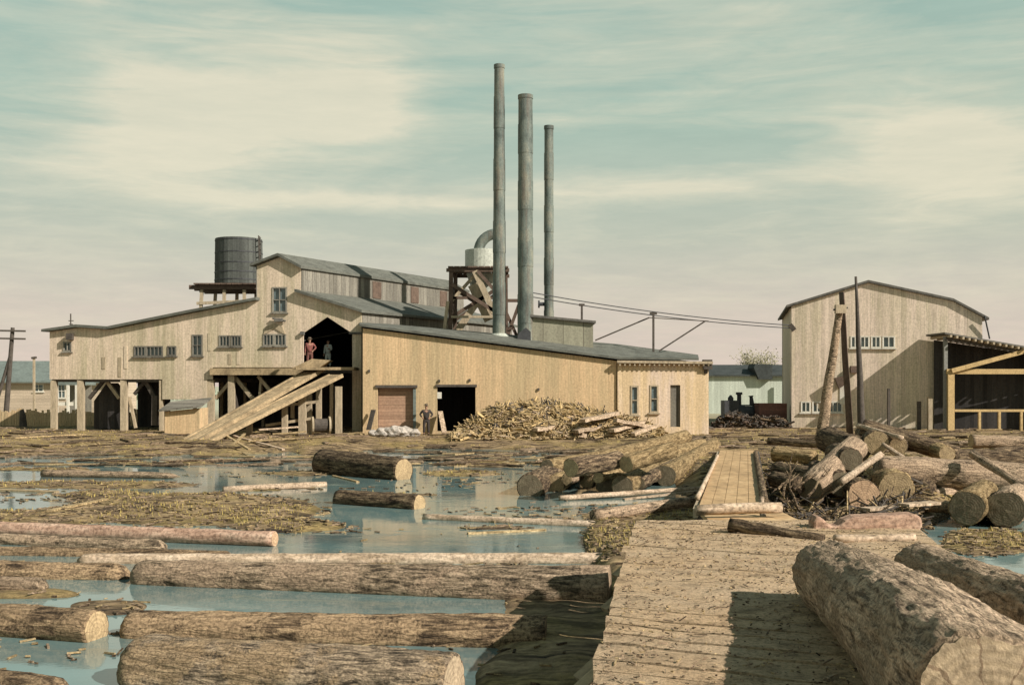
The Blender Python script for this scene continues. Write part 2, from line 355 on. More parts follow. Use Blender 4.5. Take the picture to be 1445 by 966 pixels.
def window(root, pl, x0, y0, x1, y1, nx, ny, fmat, name='window', bar=0.05, pane=None):
    m = MB(); a, b, c, d = pl.rect(x0, y0, x1, y1); n = pl.n(); u = (b - a).normalized(); w = (b - a).length; h = (d - a).z
    fw = 0.09; zz = Vector((0, 0, 1))
    def bar_(p0, p1, wd):
        m.beam(p0 + n * 0.01, p1 + n * 0.01, 0.09, wd) if abs((p1 - p0).z) < 0.01 else m.beam(p0 + n * 0.01, p1 + n * 0.01, wd, 0.09)
    bar_(a - u * fw / 2 + zz * 0.0, b + u * fw / 2, fw); bar_(d - u * fw / 2, c + u * fw / 2, fw)
    e = zz * (fw / 2 + 0.002); bar_(a + e, d - e, fw); bar_(b + e, c - e, fw)
    for i in range(1, nx): q = u * (w * i / nx); bar_(a + q + e, d + q - e, bar)
    for j in range(1, ny):
        z = zz * (h * j / ny)
        for i in range(nx): bar_(a + z + u * (w * i / nx + bar / 2 + 0.003), a + z + u * (w * (i + 1) / nx - bar / 2 - 0.003), bar)
    m.beam(a - u * .14 - zz * .085 - n * .05, b + u * .14 - zz * .085 - n * .05, .16, .07)
    f = m.build(name, fmat, root)
    g = MB(); g.prism([p + n * 0.08 for p in (a, b, c, d)], n * 0.02); sub(g, 'pane', pane or M['pane'], f, root)
    return f

# ---------------------------------------------------------------- camera, sun, sky
cam = bpy.data.cameras.new('camera'); co = bpy.data.objects.new('camera', cam); COL.objects.link(co)
co.location = (0, 0, CZ); co.rotation_euler = (R(90), 0, 0)
cam.sensor_width = 36; cam.lens = 36 * F / 1445; cam.shift_y = (HY - 483) / 1445; cam.clip_end = 20000; cam.clip_start = 0.1
sc.camera = co
SUN = Vector((0.69, -0.44, 0.56)).normalized()
sl = bpy.data.lights.new('sun', 'SUN'); sl.energy = 5.0; sl.angle = R(0.5); sl.color = (1.0, 0.94, 0.885)
so = bpy.data.objects.new('sun', sl); COL.objects.link(so); so.rotation_euler = SUN.to_track_quat('Z', 'Y').to_euler()
sc.view_settings.view_transform = 'Standard'; sc.view_settings.look = 'None'; sc.view_settings.exposure = 0.42; sc.view_settings.gamma = 1.0
sc.view_settings.use_curve_mapping = False

def make_world():
    w = bpy.data.worlds.new('World'); sc.world = w; w.use_nodes = True
    s = N.__new__(N); s.t = w.node_tree; s.m = w
    bg = s.t.nodes['Background']; bg.inputs['Strength'].default_value = 0.1
    sky = s.n('ShaderNodeTexSky', sky_type='NISHITA'); sky.sun_disc = False
    sky.sun_elevation = math.asin(SUN.z); sky.sun_rotation = math.atan2(SUN.x, SUN.y); sky.dust_density = 2.5; sky.air_density = 1.2
    tc = s.n('ShaderNodeTexCoord'); sep = s.n('ShaderNodeSeparateXYZ'); s.l(tc.outputs['Generated'], sep.inputs[0])
    z = s.math('MAXIMUM', sep.outputs['Z'], 0.0)
    grad = s.ramp(z, [(0.0, (0.59, 0.485, 0.425)), (0.07, (0.53, 0.465, 0.395)), (0.14, (0.415, 0.435, 0.355)), (0.24, (0.325, 0.42, 0.345)), (0.36, (0.275, 0.39, 0.335)), (0.7, (0.11, 0.18, 0.19)), (1.0, (0.07, 0.13, 0.16))])
    den = s.math('ADD', z, 0.16); cb = s.n('ShaderNodeCombineXYZ')
    s.l(s.math('DIVIDE', sep.outputs['X'], den), cb.inputs[0]); s.l(s.math('DIVIDE', sep.outputs['Y'], den), cb.inputs[1]); s.l(s.math('MULTIPLY', z, 5.0), cb.inputs[2])
    mp = s.n('ShaderNodeMapping'); mp.inputs['Scale'].default_value = (0.75, 0.85, 2.2); mp.inputs['Location'].default_value = (1.7, 0.35, 0.2); s.l(cb.outputs[0], mp.inputs[0])
    n1 = s.noise(mp.outputs[0], 1.25, 9, 0.58, 0.5)
    puff = s.noise(mp.outputs[0], 4.2, 9, 0.62, 0.8)
    def blob(px, py, rx, ry):
        # a cloud bank round one compass direction
        d = Vector(((px - CX) / F, 1, (HY - py) / F)).normalized()
        dx = s.math('DIVIDE', s.math('SUBTRACT', sep.outputs['X'], d.x), rx / F); dz = s.math('DIVIDE', s.math('SUBTRACT', sep.outputs['Z'], d.z), ry / F)
        front = s.math('GREATER_THAN', sep.outputs['Y'], 0.0)
        return s.math('MULTIPLY', s.math('EXPONENT', s.math('MULTIPLY', s.math('ADD', s.math('MULTIPLY', dx, dx), s.math('MULTIPLY', dz, dz)), -1.0)), front)
    bl = blob(330, 135, 170, 75)
    for a in ((500, 150, 90, 60), (250, 190, 110, 40), (1270, 175, 150, 75), (1380, 240, 120, 50), (160, 240, 150, 26), (480, 285, 300, 16), (950, 262, 260, 18)):
        bl = s.math('ADD', bl, blob(*a))
    dens = s.math('ADD', s.math('ADD', s.math('MULTIPLY', n1, 0.65), s.math('MULTIPLY', puff, 0.35)), s.math('MULTIPLY', bl, 0.26))
    mask = s.ramp(dens, [(0.48, (0, 0, 0)), (0.60, (0.40,) * 3), (0.73, (1, 1, 1))])
    fade = s.ramp(z, [(0.0, (0.3,) * 3), (0.12, (1,) * 3), (0.4, (0.9,) * 3), (0.7, (0.3,) * 3)])
    mk = s.math('MULTIPLY', mask, fade)
    col = s.mix(mk, grad, (0.60, 0.565, 0.43))
    soft = s.noise(mp.outputs[0], 5.0, 8, 0.7)
    col = s.mix(1.0, col, s.ramp(soft, [(0.3, (0.93, 0.95, 0.95)), (0.65, (1.04, 1.03, 1.02))]), 'MULTIPLY')
    up = s.n('ShaderNodeVectorMath', operation='SCALE'); s.l(col, up.inputs[0]); up.inputs['Scale'].default_value = 9.7
    fin = s.mix(0.08, up.outputs[0], sky.outputs[0])
    s.l(fin, bg.inputs['Color'])
make_world()

# ---------------------------------------------------------------- terrain and water
SH = [(-2000, 46), (300, 46), (430, 47), (520, 50), (700, 52), (860, 49), (930, 40), (990, 27), (1060, 21), (1290, 20.5), (1340, 24), (1420, 27), (1600, 28), (4000, 28)]
LUMPS = [(230, 654, 110, 4, .05), (60, 662, 90, 4, .05), (420, 668, 70, 4, .04), (560, 698, 80, 3.5, .03), (650, 668, 70, 5, .04), (700, 745, 70, 3.5, .02), (330, 790, 120, 3, .02),(60, 729, 160, 13, .08), (270, 718, 205, 27, .10), (1395, 764, 90, 24, .06), (400, 741, 95, 12, .07), (110, 684, 230, 7, .06), (40, 735, 120, 10, .07), (160, 700, 90, 9, .06), (395, 690, 80, 5, .03),
         (868, 772, 48, 32, .12), (930, 728, 130, 13, .10), (790, 735, 90, 5, .02), (1010, 680, 60, 30, .15), (150, 856, 70, 14, .02), (30, 838, 110, 8, .01), (0, 800, 120, 8, .04),
         (700, 655, 120, 6, .03), (880, 655, 120, 25, .08), (862, 762, 40, 34, .18), (770, 880, 95, 75, .07), (760, 960, 105, 60, .07), (820, 900, 90, 90, .1), (900, 800, 60, 60, .3)]
def ground_h(x, y):
    n = noise.noise(Vector((x * 0.35, y * 0.22, 3.1))) * 0.5 + noise.noise(Vector((x * 1.1, y * 0.7, 7.7))) * 0.3 + noise.noise(Vector((x * 3.3, y * 2.4, 1.7))) * 0.18
    if y < 4: return -0.35
    px = CX + F * x / y; py = HY + F * CZ / y
    Ys = interp(SH, px)
    Ys += 3.2 * noise.noise(Vector((px * .012, 2.2, 0))) + 1.6 * noise.noise(Vector((px * .045, 5.2, 0)))
    h = -0.32 + 0.77 * sstep(Ys - 2.5, Ys + 10, y)
    for cx, cy, rx, ry, amp in LUMPS:
        d = math.hypot((px - cx) / rx, (py - cy) / ry)
        if d < 1.6: h = max(h, -0.32 + (0.32 + amp) * (1 - sstep(0.55, 1.55, d)) + 0.0)
    k = 0.16 if y < 75 else 0.06
    fl = 1 - sstep(56, 62, y) * 0.6
    h += n * k * fl
    return h
def make_ground():
    ys = [-12, -8, -4, 0, 3, 5, 7, 8.5, 10]
    py = 985.0
    while py > 604: ys.append(F * CZ / (py - HY)); py -= 1.6
    y = ys[-1]
    while y < 9000: y *= 1.06; ys.append(y)
    nc = 380; vs = []; fs = []
    for y in ys:
        W = 46 + max(0, y) * 1.4; half = max(0.6 * max(y, 3), 3)
        for j in range(nc + 1):
            u = 2 * j / nc - 1; a = abs(u)
            x = half * a / 0.8 if a < 0.8 else half + (W - half) * ((a - 0.8) / 0.2) ** 1.5
            x = math.copysign(x, u)
            vs.append((x, y, ground_h(x, y) if y < 120 else 0.45))
    w = nc + 1
    for i in range(len(ys) - 1):
        for j in range(nc): fs.append((i * w + j, i * w + j + 1, (i + 1) * w + j + 1, (i + 1) * w + j))
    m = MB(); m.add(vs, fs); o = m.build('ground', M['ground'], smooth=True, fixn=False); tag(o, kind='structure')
make_ground()
m = MB(); m.add([(-70, -14, 0), (70, -14, 0), (70, 66, 0), (-70, 66, 0)], [(0, 1, 2, 3)])
tag(m.build('water', M['water'], fixn=False), kind='structure')

# ---------------------------------------------------------------- saw mill (left)
pm = Plane(-9.07, 64, -0.15)
D = Vector((0.567, 1, 0))
mill = empty('saw_mill', pm.pt(290, 606), 'long weathered plank saw mill on posts with raised clerestory roof and dark gabled opening', 'mill')
def PX(pl, pts): return [pl.pt(*p) for p in pts]
wins = [((385, 406, 404, 440), 2, 2), ((272, 473, 285, 501), 2, 2), ((310, 474, 324, 488), 3, 1), ((327, 474, 340, 488), 3, 1), ((372, 472, 386, 487), 3, 1), ((388, 472, 403, 487), 3, 1),
        ((190, 489, 205, 502), 3, 1), ((207, 489, 229, 502), 4, 1), ((237, 489, 248, 501), 2, 1), ((90, 483, 100, 495), 2, 1)]
outer = [(70, 535), (70, 468), (113, 462), (156, 465), (275, 441), (363, 424), (363, 375), (397, 362), (425, 377), (425, 414), (510, 440), (510, 611), (497, 611), (497, 470), (462, 447), (428, 470), (428, 518), (300, 518), (300, 535), (292, 535), (292, 563), (229, 563), (229, 535)]
nn = pm.n()
m = MB(); m.wall(PX(pm, outer), [pm.rect(*w[0]) for w in wins], nn * 0.1)
m.build('front_wall', M['mill_wall'], mill)
for w, nx, ny in wins: window(mill, pm, *w, nx, ny, M['mill_side'])
def sweep_roof(root, pl, pts, name, mat, L=16.8, front=0.35, th=0.16, lift=-0.02, d=None, ex=0.25):
    d = d or D; q = [pl.pt(*p) for p in pts]; up = Vector((0, 0, 1))
    q[0] = q[0] + (q[0] - q[1]).normalized() * ex; q[-1] = q[-1] + (q[-1] - q[-2]).normalized() * ex
    q = [p + up * lift - d.normalized() * front for p in q]
    mm = MB()
    mm.prism(q + [p + up * th for p in reversed(q)], d * L)
    return mm.build(name, mat, root)
sweep_roof(mill, pm, [(70, 467), (113, 461), (156, 464), (275, 440), (361, 424)], 'roof', M['roof'])
sweep_roof(mill, pm, [(363, 374), (397, 361), (425, 376)], 'roof', M['roof'])
sweep_roof(mill, pm, [(426, 413), (510, 439)], 'roof', M['roof'])
m = MB()
a, b = pm.pt(425, 414), pm.pt(425, 377)
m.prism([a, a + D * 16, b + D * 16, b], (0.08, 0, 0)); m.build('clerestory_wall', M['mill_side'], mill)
# clerestory windows along the side
for t in (0.38, 0.62, 0.82):
    m = MB(); p = lerp(a, b, 0.15) + D * (16 * t) + Vector((0.09, 0, 0)); q = lerp(a, b, 0.85) + D * (16 * t) + Vector((0.09, 0, 0))
    m.prism([p, p + D * 0.8, q + D * 0.8, q], (0.04, 0, 0)); m.build('window', M['timber_red'], mill)
m = MB(); a, b = pm.pt(363, 424), pm.pt(363, 375); m.prism([a, a + D * 16, b + D * 16, b], (-0.06, 0, 0))
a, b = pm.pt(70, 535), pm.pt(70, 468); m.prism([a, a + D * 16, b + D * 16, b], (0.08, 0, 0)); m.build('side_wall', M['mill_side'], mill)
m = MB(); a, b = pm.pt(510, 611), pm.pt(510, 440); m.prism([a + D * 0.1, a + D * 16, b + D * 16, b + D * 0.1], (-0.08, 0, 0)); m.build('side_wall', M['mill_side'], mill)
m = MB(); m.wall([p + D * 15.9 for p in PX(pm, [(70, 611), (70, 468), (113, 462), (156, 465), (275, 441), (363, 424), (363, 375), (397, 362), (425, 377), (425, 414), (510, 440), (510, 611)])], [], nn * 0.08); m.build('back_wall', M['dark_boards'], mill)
# floor slab and its dark front joist
m = MB(); q = [pm.pt(72, 533, 0.12), pm.pt(296, 533, 0.12)]; m.prism([q[0], q[1], q[1] + Vector((0, 0, -.25)), q[0] + Vector((0, 0, -.25))], D * 15.6)
q = [pm.pt(298, 519, 0.14), pm.pt(497, 519, 0.14)]; m.prism([q[0], q[1], q[1] + Vector((0, 0, -.3)), q[0] + Vector((0, 0, -.3))], D * 15.6); m.build('floor', M['timber_dark'], mill)
m = MB(); m.beam(pm.pt(298, 524, -0.1), pm.pt(428, 524, -0.1), 0.22, 0.42); m.build('joist', M['plank'], mill)
for px, w in ((74, 8), (112, 9), (173, 9), (226, 5), (296, 9), (325, 9)):
    m = MB(); t = 536 if px < 299 else 521
    m.beam(pm.pt(px, 609, 0.2), pm.pt(px, t, 0.2), w / 23.0, 0.3); m.build('post', M['timber'], mill)
for x0, y0, x1, y1, w, mt in ((120, 562, 141, 536, .2, 'timber_dark'), (163, 562, 144, 536, .2, 'timber'), (184, 556, 200, 537, .18, 'timber_dark'), (213, 560, 200, 537, .25, 'timber_dark'), (213, 600, 214, 558, .35, 'timber_dark'),
                              (300, 562, 328, 530, .2, 'timber'), (352, 562, 326, 530, .22, 'timber'), (330, 575, 322, 532, .16, 'timber_dark'), (383, 558, 360, 530, .2, 'timber'), (362, 560, 364, 532, .14, 'timber'), (186, 604, 177, 560, .16, 'timber')):
    m = MB(); m.beam(pm.pt(x0, y0, 0.5), pm.pt(x1, y1, 0.5), w, w); m.build('brace', M[mt], mill)
# boarded-off bays under the floor
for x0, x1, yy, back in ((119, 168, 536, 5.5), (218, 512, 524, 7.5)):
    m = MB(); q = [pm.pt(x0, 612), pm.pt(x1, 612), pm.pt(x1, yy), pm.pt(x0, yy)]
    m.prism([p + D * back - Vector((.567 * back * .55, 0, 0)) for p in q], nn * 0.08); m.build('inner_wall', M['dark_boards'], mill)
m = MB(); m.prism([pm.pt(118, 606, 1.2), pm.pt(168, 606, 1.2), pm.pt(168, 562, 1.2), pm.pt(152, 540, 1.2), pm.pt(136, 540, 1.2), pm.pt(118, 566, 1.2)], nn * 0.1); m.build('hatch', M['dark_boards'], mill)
rp = random.Random(3)
for i in range(14):
    px = rp.uniform(80, 480); top = interp([(70, 470), (156, 468), (275, 445), (363, 428), (364, 385), (397, 368), (425, 385), (510, 445)], px); y0 = rp.uniform(top + 4, 505); y1 = min(y0 + rp.uniform(15, 60), 532 if px < 290 else 514)
    if any(w[0][0] - 8 < px < w[0][2] + 6 and w[0][1] - 4 < y1 and y0 < w[0][3] + 4 for w in wins) or px > 418 or 360 < px < 412: continue
    m = MB(); m.prism(pm.rect(px, y0, px + rp.uniform(3, 5.5), y1, -.025), nn * .02); m.build('patch_board', M[rp.choice(('mill_wall', 'timber', 'timber', 'annex_wall'))], mill)
# ornaments on the wall: plaque over the arch windows, vent box, lightning rod
m = MB(); m.prism(PX(pm, [(372, 472), (376, 461), (387, 456), (399, 461), (403, 472), (399, 470), (388, 463), (377, 470)]), nn * -.06); m.build('window_hood', M['timber'], mill)
m = MB(); m.beam(pm.pt(395, 454, -0.2), pm.pt(395, 449, -0.2), 0.5, 0.3); m.tube([pm.pt(386, 449, -.15), pm.pt(404, 453, -.15)], 0.07, 6); m.build('bracket', M['roof_edge'], mill)
m = MB(); m.box(pm.pt(101, 475, -0.18), (0.38, 0.34, 0.4)); m.build('vent_box', M['timber_dark'], mill)
m = MB(); m.tube([pm.pt(96, 464, .3), pm.pt(96, 442, .3)], 0.04, 6); m.beam(pm.pt(93, 452, .3), pm.pt(100, 452, .3), .05, .05); m.beam(pm.pt(94, 457, .3), pm.pt(99, 457, .3), .05, .05); m.build('roof_mast', M['timber_dark'], mill)
m = MB(); m.beam(pm.pt(425, 470, -.08), pm.pt(430, 470, -.08), .2, .2); m.beam(pm.pt(493, 470, -.06), pm.pt(512, 470, -.06), .1, .12); m.build('eave_bracket', M['roof_edge'], mill)

# small hut at the foot of the ramp
hut = empty('storage_hut', P(258, 614, 61.5), 'low plank hut with sloping lid roof standing under the mill beside the log ramp', 'hut')
m = MB(); x0, x1 = -20.1, -18.1
m.wall([(x0, 61.5, .4), (x1, 61.5, .4), (x1, 61.5, 1.95), (x0, 61.5, 1.75)], [], (0, 1.8, 0)); m.build('wall', M['boiler_wall'], hut)
m = MB(); m.prism([(x0 - .25, 61.2, 1.75), (x1 + .2, 61.2, 2.0), (x1 + .2, 61.2, 2.1), (x0 - .25, 61.2, 1.85)], (0, 2.2, .45)); m.build('roof', M['mill_side'], hut)

# ---------------------------------------------------------------- log ramp
ramp = empty('log_ramp', (-15, 60, 0.4), 'double plank log ramp rising from the mud to the dark mill opening', 'ramp')
def strip(a, b, w, name, th=0.14):
    a, b = Vector(a), Vector(b); d = b - a; s_ = Vector((d.y, -d.x, 0)).normalized() * w / 2; n = 5; m = MB()
    for i in range(n):
        t0, t1 = i / n * 2 - 1, (i + 1) / n * 2 - 1 - 0.05; j = random.uniform(-.03, .03)
        up = Vector((0, 0, th)); e = d * random.uniform(0, .05)
        m.hexa([a + s_ * t0 - e, a + s_ * t1 - e, b + s_ * t1, b + s_ * t0, a + s_ * t0 + up - e + V(0, 0, j), a + s_ * t1 + up - e + V(0, 0, j), b + s_ * t1 + up, b + s_ * t0 + up])
    m.build(name, M['plank'], ramp)
    for k in (-1, 1):
        m = MB(); m.beam(a + s_ * k * 1.06 + V(0, 0, .1), b + s_ * k * 1.06 + V(0, 0, .08), 0.12, 0.2); m.build('side_rail', M['plank'], ramp)
strip((-16.7, 55.4, .28), (-11.5, 63.2, 4.2), 1.15, 'deck')
strip((-16.0, 55.0, .22), (-10.2, 61.6, 3.75), 1.1, 'deck')
m = MB(); m.box((-10.9, 62.9, 4.24), (3.4, 2.0, .16)); m.build('platform', M['plank'], ramp)
m = MB(); m.prism([P(410, 520, 62.0), P(450, 519, 62.0), P(466, 508, 62), P(440, 506, 62)], (0, 1.2, 0)); m.build('apron', M['plank'], ramp)
for px, py0, py1, Y, w in ((478, 612, 545, 60.8, .35), (427, 612, 556, 60.6, .4), (437, 612, 546, 62, .25), (402, 612, 568, 60.3, .3), (413, 590, 560, 61, .2), (352, 612, 585, 59.2, .3), (450, 600, 548, 62.4, .3), (468, 604, 530, 63, .2)):
    m = MB(); m.beam(P(px, py0, Y), P(px, py1, Y), w, w); m.build('support_post', M['timber'], ramp)
for (x0, y0, x1, y1) in ((400, 572, 452, 566), (375, 600, 440, 590)):
    m = MB(); m.beam(P(x0, y0, 60.6), P(x1, y1, 60.6), .14, .16); m.build('cross_beam', M['timber'], ramp)

drum = empty('cable_drum', P(453, 613, 59.5), 'wooden cable drum with broad flanges standing under the log ramp', 'drum')
c = P(453, 600, 59.5)
m = MB(); m.tube([c + V(-.35, -.1, 0), c + V(.35, .1, 0)], .38, 16); m.build('core', M['timber_dark'], drum)
for k in (-1, 1):
    m = MB(); m.tube([c + V(.4 * k, .12 * k, 0), c + V(.5 * k, .15 * k, 0)], .5, 20); m.build('flange', M['timber'], drum)

# ---------------------------------------------------------------- water tank behind the mill
wt = empty('water_tank', P(336, 600, 74), 'round dark wooden water tank on a timber platform rising behind the mill roof', 'water tank')
c0, c1 = P(337, 402, 74), P(337, 338, 74)
m = MB(); m.tube([(c0.x, 74, c0.z), (c0.x, 74, c0.z + .02), (c1.x, 74, c1.z)], [1.64, 1.64, 1.6], 32); m.build('barrel', M['tank'], wt, smooth=False)
for t in (0.08, .25, .45, .68, .95):
    m = MB(); z = lerp(c0.z, c1.z, t); r = lerp(1.64, 1.6, t) + .02; x = lerp(c0.x, c1.x, t); m.tube([(x, 74, z), (x, 74, z + .07)], r, 32); m.build('hoop', M['iron_dark'], wt)
m = MB()
for dx in (-.18, .18): m.beam((c1.x + 1.75, 73.2 + dx, c0.z - .8), (c1.x + 1.6, 73.2 + dx, c1.z + .15), .06, .06)
for i in range(11): z = lerp(c0.z - .7, c1.z, i / 10); m.beam((c1.x + 1.68, 73.02, z), (c1.x + 1.68, 73.38, z), .05, .05)
m.build('ladder', M['timber_dark'], wt)
m = MB(); z = c0.z - .12
for i in range(12): m.box((c0.x - .3 + (i - 5.5) * .37, 74, z), (.33, 4.4, .1))
for y in (72.2, 73.4, 74.6, 75.8): m.beam((c0.x - 2.9, y, z - .2), (c0.x + 2.0, y, z - .2), .2, .28)
m.build('platform', M['timber_red'], wt)
for dx in (-2.3, -.6, .9, 2.0):
    for y in (72.3, 75.6):
        m = MB(); m.beam((c0.x + dx * 1.1 - .1, y, .4), (c0.x + dx * .9, y, z - .36), .2, .2); m.build('post', M['timber'], wt)
m = MB(); m.beam((c0.x - 2.4, 72.2, z - 1.3), (c0.x + 2, 72.2, z - 1.1), .12, .2); m.build('brace', M['timber'], wt)

# ---------------------------------------------------------------- boiler house
YB = 61.0
pb = Plane(0, YB, 0.0)
bh = empty('boiler_house', P(690, 611, YB), 'long yellowish plank boiler house with a low roof sloping down to the right', 'building')
doorA, doorB = (533, 546, 585, 603), (617, 545, 671, 611)
m = MB(); m.wall(PX(pb, [(512, 612), (512, 463), (870, 509), (870, 612)]), [pb.rect(*doorA), [pb.pt(617, 608), pb.pt(671, 608), pb.pt(671, 545), pb.pt(617, 545)]], (0, .12, 0)); m.build('front_wall', M['boiler_wall'], bh)
# stepped jamb bits at the left of the dark doorway
m = MB(); m.prism(PX(pb, [(617, 562), (623, 562), (623, 553), (617, 553)]), (0, .1, 0)); m.build('jamb_block', M['paint'], bh)
pa = Plane(0, YB - .12, 0.0)
slits = [(891, 545, 900, 584), (918, 544, 928, 581), (946, 543, 960, 602)]
m = MB(); m.wall(PX(pa, [(871.5, 614), (871.5, 511), (1000, 513), (1000, 614)]), [pa.rect(*s_) for s_ in slits], (0, .12, 0)); m.build('annex_wall', M['annex_wall'], bh)
for s_ in slits[:2]:
    window(bh, pa, *s_, 1, 2, M['timber'])
x0, y0, x1, y1 = slits[2]
m = MB(); m.prism(pa.rect(x0, y0, x1, y1, .14), (0, .05, 0)); dd = m.build('door', M['mill_side'], bh)
m = MB(); m.prism(pb.rect(533, 546, 585, 603, .28), (0, .06, 0)); m.build('shutter', M['shutter'], bh)
m = MB(); m.prism(pb.rect(583, 548, 587, 604, -.02), (0, .3, 0)); m.build('shutter_jamb', M['house_roof'], bh)
m = MB(); m.beam(pb.pt(530, 545, -.03), pb.pt(589, 545, -.03), .12, .16); m.build('lintel', M['timber_dark'], bh)
m = MB(); m.beam(pb.pt(615, 544, -.03), pb.pt(673, 544, -.03), .12, .14); m.build('lintel', M['timber_dark'], bh)
# body: side and back walls
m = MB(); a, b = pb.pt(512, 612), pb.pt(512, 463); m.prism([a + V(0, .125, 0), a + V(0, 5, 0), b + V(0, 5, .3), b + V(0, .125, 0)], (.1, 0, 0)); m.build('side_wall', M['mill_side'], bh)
m = MB(); a, b = pb.pt(1000, 612), pb.pt(1000, 513); m.prism([a + V(0, .05, 0), a + V(0, 5, 0), b + V(0, 5, .2), b + V(0, .05, 0)], (-.1, 0, 0)); m.build('side_wall', M['annex_wall'], bh)
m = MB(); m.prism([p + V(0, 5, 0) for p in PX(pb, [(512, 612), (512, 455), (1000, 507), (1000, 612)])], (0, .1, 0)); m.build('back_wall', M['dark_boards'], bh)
# roof: from the front eave up to the ridge at the back
m = MB()
fr = [pb.pt(508, 461) + V(0, -.25, .03), pb.pt(872, 507.5) + V(0, -.25, .03), pb.pt(985, 509) + V(0, -.25, .03)]
bk = [P(508, 456, 66.2), P(872, 488, 66.2), P(985, 503, 66.2)]
for i in (0, 1):
    q = [fr[i], fr[i + 1], bk[i + 1], bk[i]]
    m.hexa([p for p in q] + [p + V(0, 0, .12) for p in q])
m.build('roof', M['roof'], bh)
m = MB(); m.prism([pb.pt(870, 512, -.45), pb.pt(1004, 513.5, -.45), pb.pt(1004, 510, -.45), pb.pt(870, 508.5, -.45)], (0, .5, .0)); m.build('eave_board', M['timber'], bh)
for i in range(19):
    px = 874 + i * 6.9; m = MB(); m.beam(pb.pt(px, 514.5, -.40), pb.pt(px, 514, -.1), .09, .12); m.build('rafter_end', M['timber'], bh)
m = MB(); m.box(P(998, 514, YB - .1), (.5, .5, .55)); m.beam(P(996, 513, YB - .3), P(996, 526, YB - .1), .2, .2); m.build('corner_bracket', M['timber_dark'], bh)
for x, y in ((521, 523), (620, 537), (663, 536), (760, 549)):
    m = MB(); m.box(pb.pt(x, y, -.05), (.1, .1, .14)); m.build('wall_bracket', M['timber_dark'], bh)

cup = empty('roof_cupola', P(794, 492, 63.4), 'boxy sheet clad cupola with flat lid on the boiler house roof right of the stacks', 'cupola')
q0, q1 = P(750, 494, 63.2), P(837, 494, 63.2); zt = P(0, 447, 63.2).z; zr = P(0, 456, 63.2).z
m = MB(); m.wall([q0 + V(0, 0, -.7), q1 + V(0, 0, -.7), V(q1.x, 63.2, zr), V(q0.x, 63.2, zt)], [], (0, 2.0, 0)); m.build('wall', M['cupola'], cup)
m = MB(); m.prism([V(q0.x - .15, 63, zt), V(q1.x + .15, 63, zr), V(q1.x + .15, 63, zr + .14), V(q0.x - .15, 63, zt + .14)], (0, 2.4, 0)); m.build('lid', M['roof_edge'], cup)

# smokestacks
def stack(label, px, pt, pbm, Y, wt_, wb, base):
    t, b = P(px, pt, Y), P(px, pbm, Y); rt, rb = wt_ / 2 / F * Y, wb / 2 / F * Y
    root = empty('smokestack', (b.x, Y, b.z), label, 'smokestack', 'smokestacks over the boiler house')
    n = 9; m = MB()
    for i in range(n):
        z0, z1 = lerp(b.z - base, t.z, i / n), lerp(b.z - base, t.z, (i + 1) / n); r0, r1 = lerp(rb, rt, i / n), lerp(rb, rt, (i + 1) / n)
        lean = 0.0
        m.tube([(b.x, Y, z0), (b.x, Y, z1 + .04)], [r0 + .02 * (i % 2), r1 + .02 * (i % 2)], 24, cap=(i == 0))
    m.tube([(b.x, Y, t.z - .4), (b.x, Y, t.z)], [rt - .06, rt - .06], 24)
    m.build('shaft', M['iron'], root, smooth=False)
    m = MB()
    for k in range(24):
        a0, a1 = 2 * math.pi * k / 24, 2 * math.pi * (k + 1) / 24
        def pt_(r, a, z): return V(b.x + r * math.cos(a), Y + r * math.sin(a), z)
        m.hexa([pt_(rt - .05, a0, t.z - .12), pt_(rt + .03, a0, t.z - .12), pt_(rt + .03, a1, t.z - .12), pt_(rt - .05, a1, t.z - .12), pt_(rt - .05, a0, t.z + .1), pt_(rt + .03, a0, t.z + .1), pt_(rt + .03, a1, t.z + .1), pt_(rt - .05, a1, t.z + .1)])
    m.build('rim', M['iron'], root)
    return root, b, rb
r1, b1, rb1 = stack('tallest slim iron smokestack, standing closest to the cyclone tower', 704.5, 94, 474, 63.8, 14, 19, .6)
m = MB(); m.tube([b1 + V(0, 0, -.35), b1 + V(0, 0, .15)], [1.0, .45], 20); m.build('roof_flashing', M['galv'], r1)
r2, b2, rb2 = stack('thickest iron smokestack, standing against the left end of the roof cupola', 741.5, 137, 482, 63.4, 20, 22, .6)
m = MB(); m.prism([P(727, 486, 62.9), P(749, 486, 62.9), P(749, 468, 62.9), P(742, 462, 62.9), P(732, 470, 62.9)], (0, 1.6, 0)); m.build('breeching', M['iron_dark'], r2)
r3, b3, rb3 = stack('shortest iron smokestack, rising behind the roof cupola', 774.5, 180, 446, 67.5, 12.5, 13.5, 3.0)
m = MB(); c = P(766, 429, 67.5); m.tube([c + V(-.2, 0, 0), c + V(.4, 0, 0)], .12, 10); m.tube([c + V(-.3, 0, 0), c + V(-.2, 0, 0)], .24, 12); m.build('side_flange', M['iron_dark'], r3)

